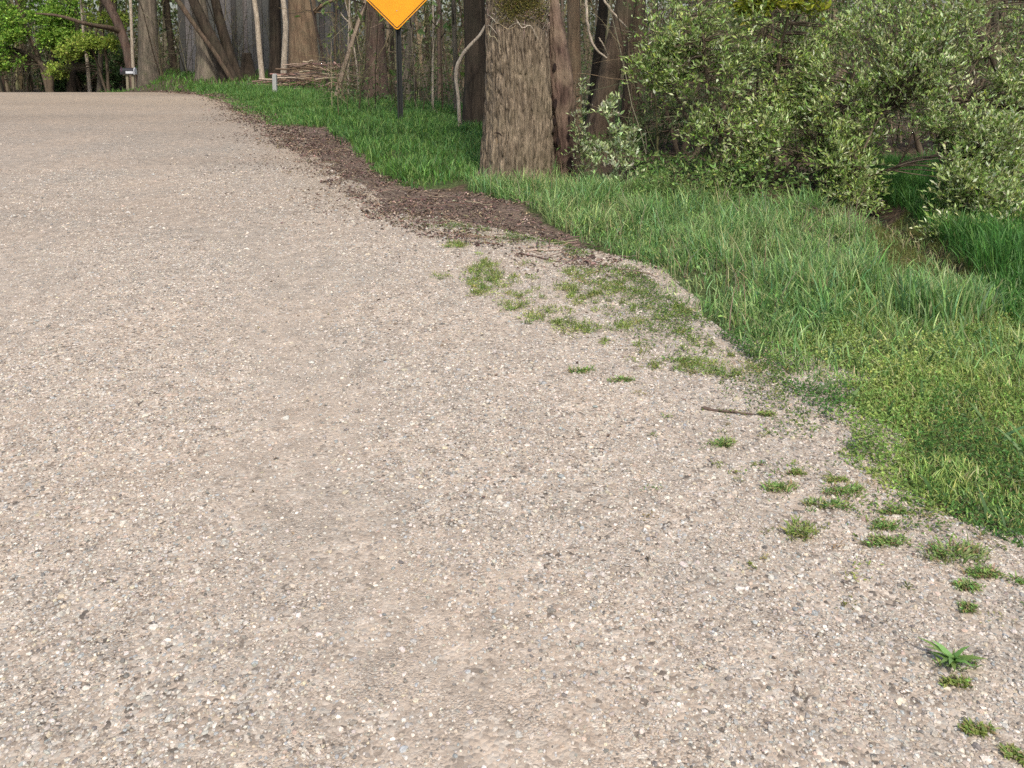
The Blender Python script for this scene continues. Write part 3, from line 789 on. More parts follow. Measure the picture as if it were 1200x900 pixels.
shrub('silvery_shrub', 'wide silvery shrub at the right edge drooping over the grassy gap', 
      [stem(Y4 + .6, [(1235, 275, 10), (1215, 200, 8), (1185, 130, 6), (1150, 60, 5), (1120, -10, 3)]),
       stem(Y4 + .6, [(1230, 272, 8), (1180, 190, 5), (1110, 180, 4.5), (1060, 192, 4), (1018, 206, 3)], -.9),
       stem(Y4 + .6, [(1240, 275, 8), (1200, 150, 6), (1130, 115, 5), (1070, 110, 4), (1030, 130, 3), (1012, 175, 2.5)], -.8),
       stem(Y4 + .6, [(1238, 270, 6), (1180, 120, 4), (1100, 125, 3.4), (1085, 150, 3), (1104, 190, 2.6), (1108, 250, 2)], -1.),
       stem(Y4 + .6, [(1250, 275, 8), (1240, 160, 6), (1230, 60, 5), (1210, -20, 3)], -.6)],
      [ell(1080, 60, 90, 75, Y4, .6, 1.3), ell(1165, 95, 70, 85, Y4, .6, 1.3), ell(1060, 110, 60, 40, Y4, .4, .6), ell(1160, 180, 55, 55, Y4 - .6, .45, 1.0), ell(1150, 250, 45, 52, Y4 - 1., .3, .8), ell(1150, 290, 38, 26, Y4 - 1.3, .2, .3), ell(1112, 285, 14, 32, Y4 - 1.3, .12, .2), ell(1195, 40, 70, 90, Y4 + .2, .6, .7), ell(1116, 235, 14, 55, Y4 - .9, .15, .3), ell(1120, 150, 60, 30, Y4 - .4, .4, .5)],
      960, .051, OLIVE, [30, 22, 24, 14, 8, 4], seed=9, gap=.455)
# darker shrubs standing in the shade behind
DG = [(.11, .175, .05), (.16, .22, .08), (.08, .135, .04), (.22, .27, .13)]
Y5 = 10.8
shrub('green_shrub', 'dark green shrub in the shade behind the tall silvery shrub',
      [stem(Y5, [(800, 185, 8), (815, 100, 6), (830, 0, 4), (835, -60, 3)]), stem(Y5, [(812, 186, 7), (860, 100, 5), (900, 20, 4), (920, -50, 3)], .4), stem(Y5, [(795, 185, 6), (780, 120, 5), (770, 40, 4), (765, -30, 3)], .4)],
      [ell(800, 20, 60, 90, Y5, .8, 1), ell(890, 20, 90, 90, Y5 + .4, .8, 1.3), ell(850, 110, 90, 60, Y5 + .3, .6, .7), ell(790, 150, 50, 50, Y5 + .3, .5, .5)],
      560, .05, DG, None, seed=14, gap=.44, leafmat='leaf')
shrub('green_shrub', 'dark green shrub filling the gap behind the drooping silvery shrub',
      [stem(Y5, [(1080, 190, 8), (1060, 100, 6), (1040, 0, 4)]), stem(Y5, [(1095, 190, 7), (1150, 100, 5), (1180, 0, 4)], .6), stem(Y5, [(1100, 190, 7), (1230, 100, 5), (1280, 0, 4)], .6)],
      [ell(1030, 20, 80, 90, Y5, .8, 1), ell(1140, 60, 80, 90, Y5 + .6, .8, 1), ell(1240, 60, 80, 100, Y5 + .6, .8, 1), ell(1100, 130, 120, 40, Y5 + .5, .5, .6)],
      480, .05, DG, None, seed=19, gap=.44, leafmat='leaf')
# young leafy shoots at the foot of the trees
Y6 = 8.45
shrub('leafy_sprout', 'slender pale leaved sprout standing right of the rotten stub',
      [stem(Y6, [(720, 232, 2.6), (718, 190, 2.2), (716, 150, 2), (711, 112, 1.2)]), stem(Y6, [(724, 232, 2.4), (735, 190, 2), (745, 150, 1.2)]), stem(Y6, [(717, 232, 2.2), (707, 205, 2), (700, 175, 1.2)]), stem(Y6, [(726, 232, 2), (738, 215, 1.6), (748, 200, 1)])],
      [ell(712, 135, 5, 22, Y6 - .1, .05, .5), ell(718, 170, 12, 26, Y6 - .1, .1, .9), ell(738, 175, 11, 26, Y6 - .1, .1, .9), ell(704, 188, 8, 14, Y6 - .1, .08, .35), ell(728, 208, 24, 18, Y6 - .15, .12, .9)],
      64, .06, [(.40, .47, .24), (.30, .38, .15), (.52, .56, .38)], None, seed=5, gap=.1, shoots=2, nleaf=7, shootL=.13, upb=1.0, wr=.42, barkcol=(.16, .15, .08))
shrub('leafy_sprout', 'thin leafy sprout hugging the right side of the rotten stub',
      [stem(8.9, [(678, 216, 2), (679, 160, 1.8), (677, 110, 1.4), (679, 85, 1)]), stem(8.9, [(676, 216, 2), (682, 180, 1.6), (686, 150, 1)])],
      [ell(679, 125, 6, 40, 8.9, .08, 1), ell(682, 180, 8, 35, 8.9, .1, 1)],
      46, .05, [(.30, .37, .16), (.20, .27, .09), (.38, .42, .26)], None, seed=6, gap=.2, shoots=2, nleaf=6, shootL=.13, upb=.6)
shrub('leafy_sprout', 'small yellow green sprout at the left foot of the tall silvery shrub',
      [stem(8.0, [(792, 244, 2), (793, 222, 1.6), (797, 200, 1)]), stem(8.0, [(796, 244, 2), (812, 225, 1.4), (822, 210, 1)])],
      [ell(794, 215, 10, 22, 8., .1, 1), ell(814, 220, 14, 16, 8., .1, .8)],
      26, .036, [(.22, .26, .08), (.15, .20, .06), (.28, .31, .15)], None, seed=8, gap=.2, shoots=2, nleaf=6, shootL=.13, upb=.6)
shrub('leafy_sprout', 'low loose sprout with dry stalks at the right foot of the tall silvery shrub',
      [stem(6.9, [(985, 300, 1.6), (995, 260, 1.4), (1012, 215, 1)]), stem(6.9, [(975, 300, 1.6), (968, 270, 1.4), (958, 245, 1)]), stem(6.9, [(980, 300, 1.6), (985, 275, 1.4), (1002, 225, .8)])],
      [ell(985, 270, 22, 25, 6.9, .15, 1), ell(955, 262, 25, 20, 7., .15, .8)],
      45, .034, [(.16, .20, .07), (.12, .17, .05), (.22, .25, .12)], None, seed=12, gap=.2, shoots=2, nleaf=6, shootL=.13, upb=.6)
shrub('young_maple', 'bright yellow green leafy young tree above the silvery shrub', 
      [stem(9.6, [(905, 205, 5), (908, 120, 4), (905, 40, 3.4), (903, -40, 3), (900, -120, 2)]), stem(9.6, [(905, 100, 3), (930, 30, 2.5), (955, -10, 2)], -.7), stem(9.6, [(905, 90, 3), (885, 20, 2.5), (868, -10, 2)], -.8)],
      [ell(905, -5, 30, 18, 8.3, .3, 1), ell(945, 5, 25, 14, 8.4, .3, .8), ell(885, 8, 22, 12, 8.3, .2, .6), ell(905, -70, 60, 50, 9.2, .5, 1)],
      110, .055, [(.22, .26, .02), (.17, .22, .02), (.27, .28, .03)], None, seed=15, gap=.2, cat='young tree', leafmat='leaf', shoots=2, nleaf=8, shootL=.15, wr=.7, stemname='stem')
# green trees across the crest
GR = [(.24, .40, .055), (.18, .33, .045), (.33, .46, .08), (.12, .24, .04)]
Y7 = 38.
shrub('arching_tree', 'dark arching tree with layered bright green leaves at the upper left corner',
      [stem(Y7, [(60, 115, 8), (57, 88, 7.5), (50, 76, 7), (38, 66, 6), (18, 58, 5), (-10, 54, 4), (-30, 54, 2)]),
       stem(Y7, [(60, 115, 7), (60, 80, 6), (66, 40, 5), (72, 0, 4), (74, -60, 3)], 1.), stem(Y7, [(58, 115, 6), (48, 72, 5), (30, 30, 4), (15, -10, 3), (5, -50, 2)], .5)],
      [ell(20, 45, 45, 12, Y7 - .6, .8, 1), ell(30, 22, 55, 14, Y7, 1.2, 1.3), ell(5, 68, 22, 12, Y7 - 1, .8, .8), ell(40, 0, 60, 14, Y7, 1.2, 1.0), ell(-25, 40, 30, 40, Y7, 1, .5), ell(30, -35, 70, 25, Y7, 1.2, .8), ell(70, 45, 22, 14, Y7, .8, .5)],
      900, .13, GR, [30, 30, 20, 20], seed=25, gap=.42, cat='tree', leafmat='leaf', shoots=3, nleaf=8, shootL=.4, upb=.0, wr=.6, stemname='trunk', gs=.9)
shrub('young_maple', 'young tree with yellow green leaf sprays beside the mailbox', 
      [stem(36., [(128, 112, 4), (126, 80, 3.5), (122, 50, 3), (118, 10, 2.5), (116, -30, 2)]), stem(36., [(126, 85, 3), (110, 60, 2.5), (92, 50, 2)], -.4)],
      [ell(112, 50, 32, 8, 35.6, .8, 1.2), ell(120, 22, 30, 8, 35.8, .8, .8), ell(85, 60, 18, 5, 35.6, .5, .5), ell(110, -10, 40, 14, 36, .8, .6), ell(70, 82, 14, 6, 36, .5, .4)],
      330, .12, [(.28, .37, .055), (.20, .30, .045), (.34, .40, .08)], None, seed=28, gap=.42, cat='young tree', leafmat='leaf', shoots=3, nleaf=8, shootL=.35, upb=.0, wr=.6, gs=1.)
shrub('green_shrub', 'dark green shrub under the leaf sprays left of the mailbox',
      [stem(40., [(95, 112, 4), (90, 90, 3), (82, 70, 2)]), stem(40., [(97, 112, 4), (110, 90, 3), (125, 70, 2)])],
      [ell(75, 90, 22, 22, 40, .9, 1), ell(100, 85, 30, 25, 40.4, .9, 1), ell(132, 80, 22, 28, 40.4, .9, 1), ell(110, 60, 50, 20, 41, .9, 1)],
      420, .15, [(.06, .11, .03), (.08, .14, .04), (.05, .09, .028)], None, seed=33, gap=.35, leafmat='leaf', shoots=3, nleaf=8, shootL=.35, wr=.5, gs=1.)

# ------------------------------------------------------------------ thicket and far wood (nobody could count them)
def stalks(n, umin, umax, y0, y1, h0, h1, r0, r1, col, lean=.18, wig=.05, k=9):
    y = rng.uniform(y0 ** .5, y1 ** .5, n) ** 2
    x = (rng.uniform(umin, umax, n) - 600) / F * y
    b_ = np.stack([x, y, terrain(x, y) - .02], 1)
    h = rng.uniform(h0, h1, n)[:, None, None]; t = np.linspace(0, 1, k)[None, :, None]
    L = np.concatenate([rng.normal(0, lean, (n, 2)), np.ones((n, 1))], 1)[:, None]
    p = b_[:, None] + L * h * t + np.cumsum(rng.normal(0, wig, (n, k, 3)), 1) * h / k * np.array([[[1, 1, .2]]])
    r = (rng.uniform(r0, r1, n) * np.exp(rng.normal(0, .3, n)))[:, None] * np.linspace(1, .35, k)[None]
    return p, r, col
mb = MB()
BR = [(.12, .098, .055), (.085, .07, .04), (.20, .165, .105), (.045, .035, .022)]
for n, a0, a1, y0, y1, h0, h1, r0, r1 in ((300, 385, 760, 15.5, 36, .8, 3.2, .003, .012), (60, 380, 760, 20, 38, 4, 7, .03, .07), (55, 175, 340, 31, 42, 1.5, 5, .010, .025), (110, 0, 160, 40, 46, 2, 5, .02, .05),
                                        (260, 740, 1300, 10.5, 24, 1.0, 3.5, .005, .015), (40, 740, 1300, 13, 26, 4, 7, .03, .09)):
    p, r, _ = stalks(n, a0, a1, y0, y1, h0, h1, r0, r1, None)
    mb.tubes(p, r, 5, pick(n, BR))
    # side twigs
    q = min(n * 12, 4200); i = rng.integers(0, n, q); j = rng.integers(2, 9, q)
    s = p[i, j]; dv = nrm(rdir(q) * .9 + np.array([[0, 0, .2]])); L = rng.uniform(.25, 1.3, q)[:, None, None]; t = np.linspace(0, 1, 6)[None, :, None]
    tw = s[:, None] + dv[:, None] * L * t + np.cumsum(rng.normal(0, .12, (q, 6, 3)), 1) * L / 6
    mb.tubes(tw, (r[i, j] * .55)[:, None] * np.linspace(1, .4, 6)[None], 3, pick(q, BR))
tk = mb.build('thicket', M['twig']); tag(tk, 'tangle of bare brown stems and twigs filling the space between the trunks', 'undergrowth', kind='stuff')
mb = MB()
for n, a0, a1, y0, y1, z1, L, cols in ((14000, 380, 770, 15, 36, 2.8, .07, [(.11, .145, .04), (.15, .175, .055), (.075, .11, .035)]), (5500, 380, 770, 17, 38, .55, .10, [(.06, .11, .03), (.08, .13, .04)]),
                                       (5000, 740, 1300, 11, 24, 2.5, .06, [(.08, .12, .035), (.12, .16, .06)]), (12000, 745, 1040, 7.3, 12.5, .38, .05, [(.12, .20, .045), (.17, .25, .07), (.09, .15, .04)]), (5000, 640, 760, 9.1, 13, .32, .045, [(.10, .17, .04), (.15, .22, .06), (.08, .13, .035)]), (1800, 170, 340, 30, 42, 2.5, .07, [(.09, .11, .03), (.12, .13, .05)])):
    y = rng.uniform(y0, y1, n); x = (rng.uniform(a0, a1, n) - 600) / F * y; z = terrain(x, y) + .02 + rng.random(n) ** 1.3 * z1
    c = np.stack([x, y, z], 1); k = fbm(c * 1.1, 2, 71) > .47; c = c[k]; n = len(c)
    mb.leaves(c, rdir(n) + np.array([[0, 0, .3]]), rdir(n) + np.array([[0, 0, .6]]), L * rng.uniform(.6, 1.4, n), L * .5 * rng.uniform(.7, 1.2, n), pick(n, cols))
ul = mb.build('understorey_leaves', M['leaf']); tag(ul, 'sparse young green leaves among the bare thicket stems', 'undergrowth', kind='stuff')
# far wood
mb = MB(); n = 120000
y = rng.uniform(43, 62, n); x = rng.uniform(-50, 50, n); z = -2 + 14 * rng.random(n) ** 1.25
c = np.stack([x, y, z], 1); dens = fbm(c * np.array([.35, .2, .35]), 3, 91) + .12 * (z < 3)
k = dens > .40; c = c[k]; n = len(c)
gl = np.clip((-c[:, 0] - 12) / 14, 0, 1) * .8 + .12
cols = np.where((rng.random(n) < gl)[:, None], pick(n, [(.075, .12, .028), (.05, .085, .022), (.10, .14, .04)]), pick(n, [(.12, .12, .05), (.15, .13, .07), (.08, .085, .04), (.10, .135, .04)]))
mb.leaves(c, rdir(n), rdir(n), rng.uniform(.18, .42, n), rng.uniform(.12, .26, n), cols)
fw = mb.build('far_wood', M['leaf']); tag(fw, 'far wood of young spring leaves closing the view behind the trunks', 'wood', kind='stuff')
mb = MB(); n = 130
y = rng.uniform(40, 60, n); x = rng.uniform(-46, 48, n); k = ~((x > -15.5) & (x < -5.5) & (y < 47)); x, y = x[k], y[k]; n = len(x)
t = np.linspace(0, 1, 12)[None, :, None]; h = rng.uniform(8, 14, n)[:, None, None]
p = np.stack([x, y, terrain(x, y) - .1], 1)[:, None] + np.concatenate([rng.normal(0, .07, (n, 2)), np.ones((n, 1))], 1)[:, None] * h * t + np.cumsum(rng.normal(0, .03, (n, 12, 3)), 1)
mb.tubes(p, rng.uniform(.06, .2, (n, 1)) * np.linspace(1, .4, 12)[None], 6, pick(n, [(.085, .07, .038), (.055, .045, .025), (.12, .10, .058)]))
fs = mb.build('far_trunks', M['twig']); tag(fs, 'many slim far trunks standing in the wood behind the barn', 'wood', kind='stuff')

# ------------------------------------------------------------------ barn
bx0, bx1, by0, by1, bz0, hw = -13.4, -7.3, 34.5, 39.0, -.35, 4.6
bn = thing('barn', ((bx0 + bx1) / 2, by0, bz0), 'weathered grey barn of upright boards half hidden behind the trunks', 'barn')
mb = MB()
def boards(axis_, a0, a1, fixed):
    a = a0
    while a < a1 - .02:
        w = min(rng.uniform(.17, .28), a1 - a); gp = rng.uniform(.006, .022); off = rng.uniform(0, .018)
        sh = rng.choice([.55, .8, 1., 1.25, 1.7], p=[.2, .25, .25, .2, .1])
        cc = np.array([.10, .094, .086]) * sh * (1 + rng.normal(0, .03, 3))
        zb = bz0 - .05 + rng.uniform(0, .12)
        if axis_ == 'x': mb.box((a + gp / 2, fixed - off, zb), (a + w - gp / 2, fixed + .03, bz0 + hw - rng.uniform(0, .03)), cc)
        else: mb.box((fixed - .03, a + gp / 2, zb), (fixed + off, a + w - gp / 2, bz0 + hw - rng.uniform(0, .03)), cc)
        a += w
boards('x', bx0, bx1, by0)
mb.build('front_wall', attr_mat('weathered_board', .9, .4, 18), bn)
mb = MB(); boards('y', by0 + .04, by1, bx1); mb.build('side_wall', bpy.data.materials['weathered_board'], bn)
mb = MB(); mb.box((bx0 + .06, by0 + .08, bz0), (bx1 - .08, by1, bz0 + hw - .1), (.03, .027, .024)); mb.build('dark_infill', M['litter'], bn)  # solid block coloured dark for the unlit inside behind the board gaps
mb = MB(); mx_ = (bx0 + bx1) / 2; zt = bz0 + hw
mb.prism([(bx0 - .3, zt - .12), (mx_, zt + 2.3), (bx1 + .3, zt - .12), (bx1 + .3, zt), (mx_, zt + 2.45), (bx0 - .3, zt)], by0 - .35, by1 + .3, (.12, .115, .11)); mb.build('roof', M['litter'], bn)
mb = MB(); mb.prism([(bx0, zt), (bx1, zt), (mx_, zt + 2.25)], by0 - .01, by0 + .05, (.2, .19, .18)); mb.build('gable', bpy.data.materials['weathered_board'], bn)

# ------------------------------------------------------------------ warning sign
def paint(name, c, rough=.4, spec=.4):
    m, nt, b = new_mat(name)
    tc = nd(nt, 'ShaderNodeTexCoord'); no = nd(nt, 'ShaderNodeTexNoise', {'Vector': tc.outputs['Object'], 'Scale': 9.0, 'Detail': 6.0})
    cc = mixc(nt, 1.0, c, ramp(nt, no.outputs[0], [(.3, g(.97)), (.7, g(1.02))]), 'MULTIPLY')
    nt.links.new(cc, b.inputs['Base Color']); b.inputs['Roughness'].default_value = rough; b.inputs['Specular IOR Level'].default_value = spec
    return m
sp_ = at(470, 144); Ys = sp_[1]; s_ = Ys / F
tipz = P(466, 34.5, Ys)[2]; tx = P(466, 34, Ys)[0]
sg = thing('warning_sign', sp_, 'yellow orange diamond warning sign with black border on a black post in the grass', 'sign')
half = .62
def diamond(hh, rad, cz, nseg=6):
    out = []; k = hh - rad * math.sqrt(2)
    for i, (dx, dz) in enumerate(((0, -1), (1, 0), (0, 1), (-1, 0))):
        a0 = [-135, -45, 45, 135][i]
        for j in range(nseg + 1):
            a = math.radians(a0 + 90 * j / nseg)
            out.append((tx + dx * k + rad * math.cos(a), cz + dz * k + rad * math.sin(a)))
    return out
cz = tipz + half - .02
yo = paint('sign_yellow', (.86, .345, .008), .35); bk = paint('sign_black', (.012, .012, .012), .5)
yf = Ys - .075
mb = MB(); mb.prism(diamond(half, .05, cz), yf - .003, yf, (.5, .5, .5)); mb.build('panel', yo, sg)
def ringprism(o, i, y0, y1):
    o = np.array(o); i = np.array(i); m = len(o)
    V = np.concatenate([np.stack([q[:, 0], np.full(m, yv), q[:, 1]], 1) for yv in (y0, y1) for q in (o, i)])
    Q = []
    for a in range(m):
        b_ = (a + 1) % m
        Q += [(a, b_, m + b_, m + a), (2 * m + b_, 2 * m + a, 3 * m + a, 3 * m + b_), (a, 2 * m + a, 2 * m + b_, b_), (m + b_, 3 * m + b_, 3 * m + a, m + a)]
    return V, Q
V, Q = ringprism(diamond(half - .028, .035, cz), diamond(half - .050, .028, cz), yf - .0045, yf - .0032)
MB().add(V, None, Q).build('border', bk, sg)
MB().prism(diamond(half - .003, .05, cz), yf + .002, yf + .004).build('backing', paint('sign_back', (.3, .3, .3), .4), sg)
# u-channel post
a, bb = np.array([sp_[0], Ys, sp_[2] - .25]), np.array([tx + .004, Ys, cz + .35])
mb = MB(); w = .048
prof = np.array([(-w, -.03), (-w * .55, -.03), (-w * .45, .02), (w * .45, .02), (w * .55, -.03), (w, -.03), (w, -.022), (w * .62, -.022), (w * .52, .03), (-w * .52, .03), (-w * .62, -.022), (-w, -.022)])
m = len(prof)
V = np.concatenate([np.stack([a[0] + prof[:, 0], a[1] + prof[:, 1], np.full(m, a[2])], 1), np.stack([bb[0] + prof[:, 0], bb[1] + prof[:, 1], np.full(m, bb[2])], 1)])
mb.add(V, None, [(i, (i + 1) % m, m + (i + 1) % m, m + i) for i in range(m)] + [(0, 1, 10, 11), (1, 2, 9, 10), (2, 3, 8, 9), (3, 4, 7, 8), (4, 5, 6, 7)] + [(m + p_, m + q_, m + r_, m + t_) for p_, q_, r_, t_ in ((11, 10, 1, 0), (10, 9, 2, 1), (9, 8, 3, 2), (8, 7, 4, 3), (7, 6, 5, 4))])
mb.build('post', paint('post_black', (.018, .019, .017), .6), sg)
for dz in (.32, .86):
    mb = MB(); mb.tubes(np.array([[(tx, yf - .009, tipz + dz), (tx, yf - .004, tipz + dz), (tx, Ys + .03, tipz + dz)]]), np.array([[.008, .01, .006]]), 8, cap=True); mb.build('bolt', paint('bolt_steel', (.4, .4, .4), .4), sg)

# ------------------------------------------------------------------ mailbox, stake
ym = 32.0; pm = base(151, ym)
mx = thing('mailbox', pm, 'black roadside mailbox with pale side plate beyond the crest of the road', 'mailbox')
blk = paint('mailbox_black', (.02, .018, .02), .45); pal = paint('mailbox_pale', (.55, .56, .57), .5); pw = paint('post_wood', (.22, .19, .13), .9, .1)
x0 = P(142, 85, ym)[0]; x1 = P(158, 85, ym)[0]; zb = P(150, 87, ym)[2]
R_ = .11
prof = [(-R_, 0), (R_, 0)] + [(R_ * math.cos(t), .13 + R_ * math.sin(t)) for t in np.linspace(0, math.pi, 10)]
prof = np.array(prof); m = len(prof)
def arch(xa, xb, grow, z0):
    mb = MB(); o = prof * grow
    V = np.concatenate([np.stack([np.full(m, xx), ym + o[:, 0], z0 + o[:, 1]], 1) for xx in (xa, xb)] + [[[xa, ym, z0 + .1]], [[xb, ym, z0 + .1]]])
    return mb.add(V, [(2 * m, i, (i + 1) % m) for i in range(m)] + [(2 * m + 1, m + (i + 1) % m, m + i) for i in range(m)], [(i, m + i, m + (i + 1) % m, (i + 1) % m) for i in range(m)])
arch(x0, x1, 1., zb).build('box', blk, mx)
arch(x1 + .002, x1 + .03, 1.06, zb - .004).build('door', pal, mx)
MB().box((x0 + .22, ym - R_ - .006, zb + .03), (x1 - .02, ym - R_ - .001, zb + .12)).build('side_plate', pal, mx)
MB().box((x0 + .05, ym - R_ - .012, zb + .10), (x0 + .08, ym - R_ - .004, zb + .30)).build('flag', paint('flag_dark', (.07, .03, .05), .5), mx)
MB().box((x0 + .1, ym - .09, zb - .03), (x1 - .05, ym + .09, zb - .002)).build('shelf', pw, mx)
for u in (149.5, 156):
    c = P(u, 90, ym)[0]
    MB().box((c - .045, ym - .045, pm[2] - .2), (c + .045, ym + .045, zb - .032)).build('post', pw, mx)
ps = at(322.5, 112); s_ = ps[1] / F
ws = thing('wooden_stake', ps, 'short pale grey square stake in the grass left of the brush pile', 'stake')
hs = 24 * s_
mb = MB(); mb.box((ps[0] - 2.3 * s_, ps[1] - .05, ps[2] - .1), (ps[0] + 2.3 * s_, ps[1] + .05, ps[2] + hs), (.30, .30, .28)); mb.build('shaft', attr_mat('pale_stake', .8, .2, 20), ws)
mb = MB(); mb.prism([(ps[0] - 2.3 * s_, ps[2] + hs + .001), (ps[0] + 2.3 * s_, ps[2] + hs + .001), (ps[0] + 1.4 * s_, ps[2] + hs + .035), (ps[0] - 1.4 * s_, ps[2] + hs + .035)], ps[1] - .05, ps[1] + .05, (.33, .33, .31)); mb.build('cap', bpy.data.materials['pale_stake'], ws)

# ------------------------------------------------------------------ brush pile
pb = base(372, 24.5)
bp_ = thing('brush_pile', pb, 'heap of cut brown branches lying in front of the tan trunk', 'brush pile')
for i in range(95):
    f = rng.random(); cx_ = pb[0] + (f - .40) * 3.5; hgt = .78 * math.exp(-((f - .45) / .33) ** 2)
    L = rng.uniform(.5, 1.7); a = rng.normal(0, .35); e_ = rng.normal(0, .16)
    c = np.array([cx_, pb[1] + rng.uniform(-.5, .5), pb[2] + .03 + rng.random() ** .8 * hgt])
    dv = np.array([math.cos(a) * math.cos(e_), math.sin(a), math.sin(e_)])
    t = np.linspace(-.5, .5, 8)[:, None]
    p = c + dv * L * t + np.cumsum(rng.normal(0, .025, (8, 3)), 0); p[:, 2] = np.maximum(p[:, 2], pb[2] + .01)
    r0 = rng.uniform(.01, .034)
    MB().tubes(p[None], np.linspace(r0, r0 * .5, 8)[None], 6, vary(1, [(.24, .155, .11), (.16, .10, .075), (.33, .25, .18)][i % 3], .2, .05)[0]).build('branch', M['twig'], bp_, smooth=True)

# ------------------------------------------------------------------ grass and low plants
def put(x, y): return np.stack([x, y, terrain(x, y) - .005], 1)
def clumpy(x, y, s, seed): return np.clip((n2(x, y, s, 3, seed) - .35) / .3, 0, 1)
FRESH = [(.20, .33, .10), (.15, .275, .075), (.28, .40, .15), (.18, .33, .145), (.37, .43, .18)]
mb = MB()
x, y = scatter(Z_TALL, 3600, .12)
k = rng.random(len(x)) < .35 + .65 * clumpy(x, y, 2.4, 15); x, y = x[k], y[k]
cl = clumpy(x, y, 3.5, 16); n = len(x)
dE = np.clip((x - xe(y)) / .8, 0.2, 1); k = rng.random(n) < .25 + .75 * dE; x, y, cl, dE = x[k], y[k], cl[k], dE[k]; n = len(x)
h = (.06 + .20 * cl) * rng.uniform(.5, 1.3, n) * dE
mb.blades(put(x, y), rng.uniform(0, 6.28, n), h, rng.uniform(.15, .95, n), rng.uniform(.0045, .009, n), np.where((n2(x, y, 1.3, 3, 88) > .53)[:, None], pick(n, FRESH, [10, 14, 34, 4, 34], .28), pick(n, FRESH, [30, 28, 22, 14, 8], .28)))
k = rng.random(n) < .05; mb.blades(put(x[k], y[k]), rng.uniform(0, 6.28, k.sum()), rng.uniform(.06, .22, k.sum()), rng.uniform(.4, 1.1, k.sum()), rng.uniform(.003, .006, k.sum()), pick(k.sum(), [(.40, .34, .20), (.30, .24, .14)]))
k = rng.random(n) < .16; c = put(x[k], y[k]); c[:, 2] += rng.uniform(.02, .12, k.sum()); mb.leaves(c, rdir(k.sum()) + np.array([[0, 0, .3]]), rdir(k.sum()) * .6 + np.array([[0, 0, 1]]), rng.uniform(.015, .04, k.sum()), rng.uniform(.01, .02, k.sum()), pick(k.sum(), [(.22, .32, .08), (.16, .25, .06), (.30, .35, .12)]))
# it thins out into the low weeds
x, y = scatter(wpoly([(800, 360), (900, 335), (1040, 318), (1150, 340), (1230, 380), (1230, 450), (1060, 440), (960, 455), (880, 420)]), 1500, .3); n = len(x)
mb.blades(put(x, y), rng.uniform(0, 6.28, n), rng.uniform(.04, .15, n), rng.uniform(.2, 1., n), rng.uniform(.004, .008, n), pick(n, FRESH, [20, 20, 30, 6, 24], .28))
# the separate tall tuft right of it
for u, v, r_, nn, hh in ((1085, 372, .20, 260, .27), (1140, 372, .16, 150, .24), (1070, 350, .15, 120, .2), (1000, 335, .25, 260, .22), (955, 350, .25, 260, .24)):
    c = at(u, v); x = c[0] + rng.normal(0, r_ * .5, nn); y = c[1] + rng.normal(0, r_ * .4, nn)
    mb.blades(put(x, y), rng.uniform(0, 6.28, nn), hh * rng.uniform(.6, 1.2, nn), rng.uniform(.1, .7, nn), rng.uniform(.006, .011, nn), pick(nn, FRESH))
x, y = scatter(Z_BACK, 2400, .1); n = len(x)
k = seg_dist(x, y, DITCH) > .06 + .1 * rng.random(len(x)); x, y = x[k], y[k]; n = len(x)
mb.blades(put(x, y), rng.uniform(0, 6.28, n), (.12 + .16 * clumpy(x, y, 2.5, 18)) * rng.uniform(.6, 1.2, n), rng.uniform(.1, .8, n), rng.uniform(.005, .009, n), pick(n, [(.08, .20, .04), (.11, .24, .05), (.065, .165, .036)]))
tg = mb.build('tall_grass', M['grass']); tag(tg, 'tall fresh green grass along the verge below the shrubs', 'grass', kind='stuff')
mb = MB()
x, y = scatter(Z_VERGE, 1150, .25)
k = rng.random(len(x)) < .3 + .7 * clumpy(x, y, 1.3, 19); x, y = x[k], y[k]; n = len(x)
h = (.08 + .15 * clumpy(x, y, 1.7, 20)) * rng.uniform(.6, 1.3, n) * np.clip((x - xe(y)) / .8, .35, 1)
mb.blades(put(x, y), rng.uniform(0, 6.28, n), h, rng.uniform(.15, .9, n), rng.uniform(.008, .016, n), pick(n, [(.13, .25, .05), (.10, .20, .04), (.19, .29, .08), (.10, .22, .06)]))
n = 5200; y = rng.uniform(23, 36, n); x = rng.uniform(-14.5, -4, n); k = (x - xe(y) > .05) & (rng.random(n) < .9); x, y = x[k], y[k]; n = len(x)
mb.blades(put(x, y), rng.uniform(0, 6.28, n), rng.uniform(.1, .28, n), rng.uniform(.2, .9, n), rng.uniform(.02, .035, n), pick(n, [(.10, .22, .035), (.08, .17, .03), (.14, .22, .05)]))
n = 7000; y = rng.uniform(12, 24, n); x = (rng.uniform(390, 800, n) - 600) / F * y; k = clumpy(x, y, .9, 23) > .35; x, y = x[k], y[k]; n = len(x)
mb.blades(put(x, y), rng.uniform(0, 6.28, n), rng.uniform(.08, .26, n), rng.uniform(.2, .9, n), rng.uniform(.008, .016, n), pick(n, [(.045, .10, .02), (.05, .12, .028)]))
vg = mb.build('verge_grass', M['grass']); tag(vg, 'green grass around the sign post and along the far verge', 'grass', kind='stuff')
# dry stalks and small plants in the grass
mb = MB(); x, y = scatter(Z_TALL, 26, .05); n = len(x)
mb.blades(put(x, y), rng.uniform(0, 6.28, n), rng.uniform(.2, .42, n), rng.uniform(.05, .6, n), rng.uniform(.003, .006, n), pick(n, [(.30, .24, .14), (.36, .31, .2)]))
ds = mb.build('dry_stalks', M['grass']); tag(ds, 'dry straw coloured stalks standing in the tall grass', 'grass', kind='stuff')

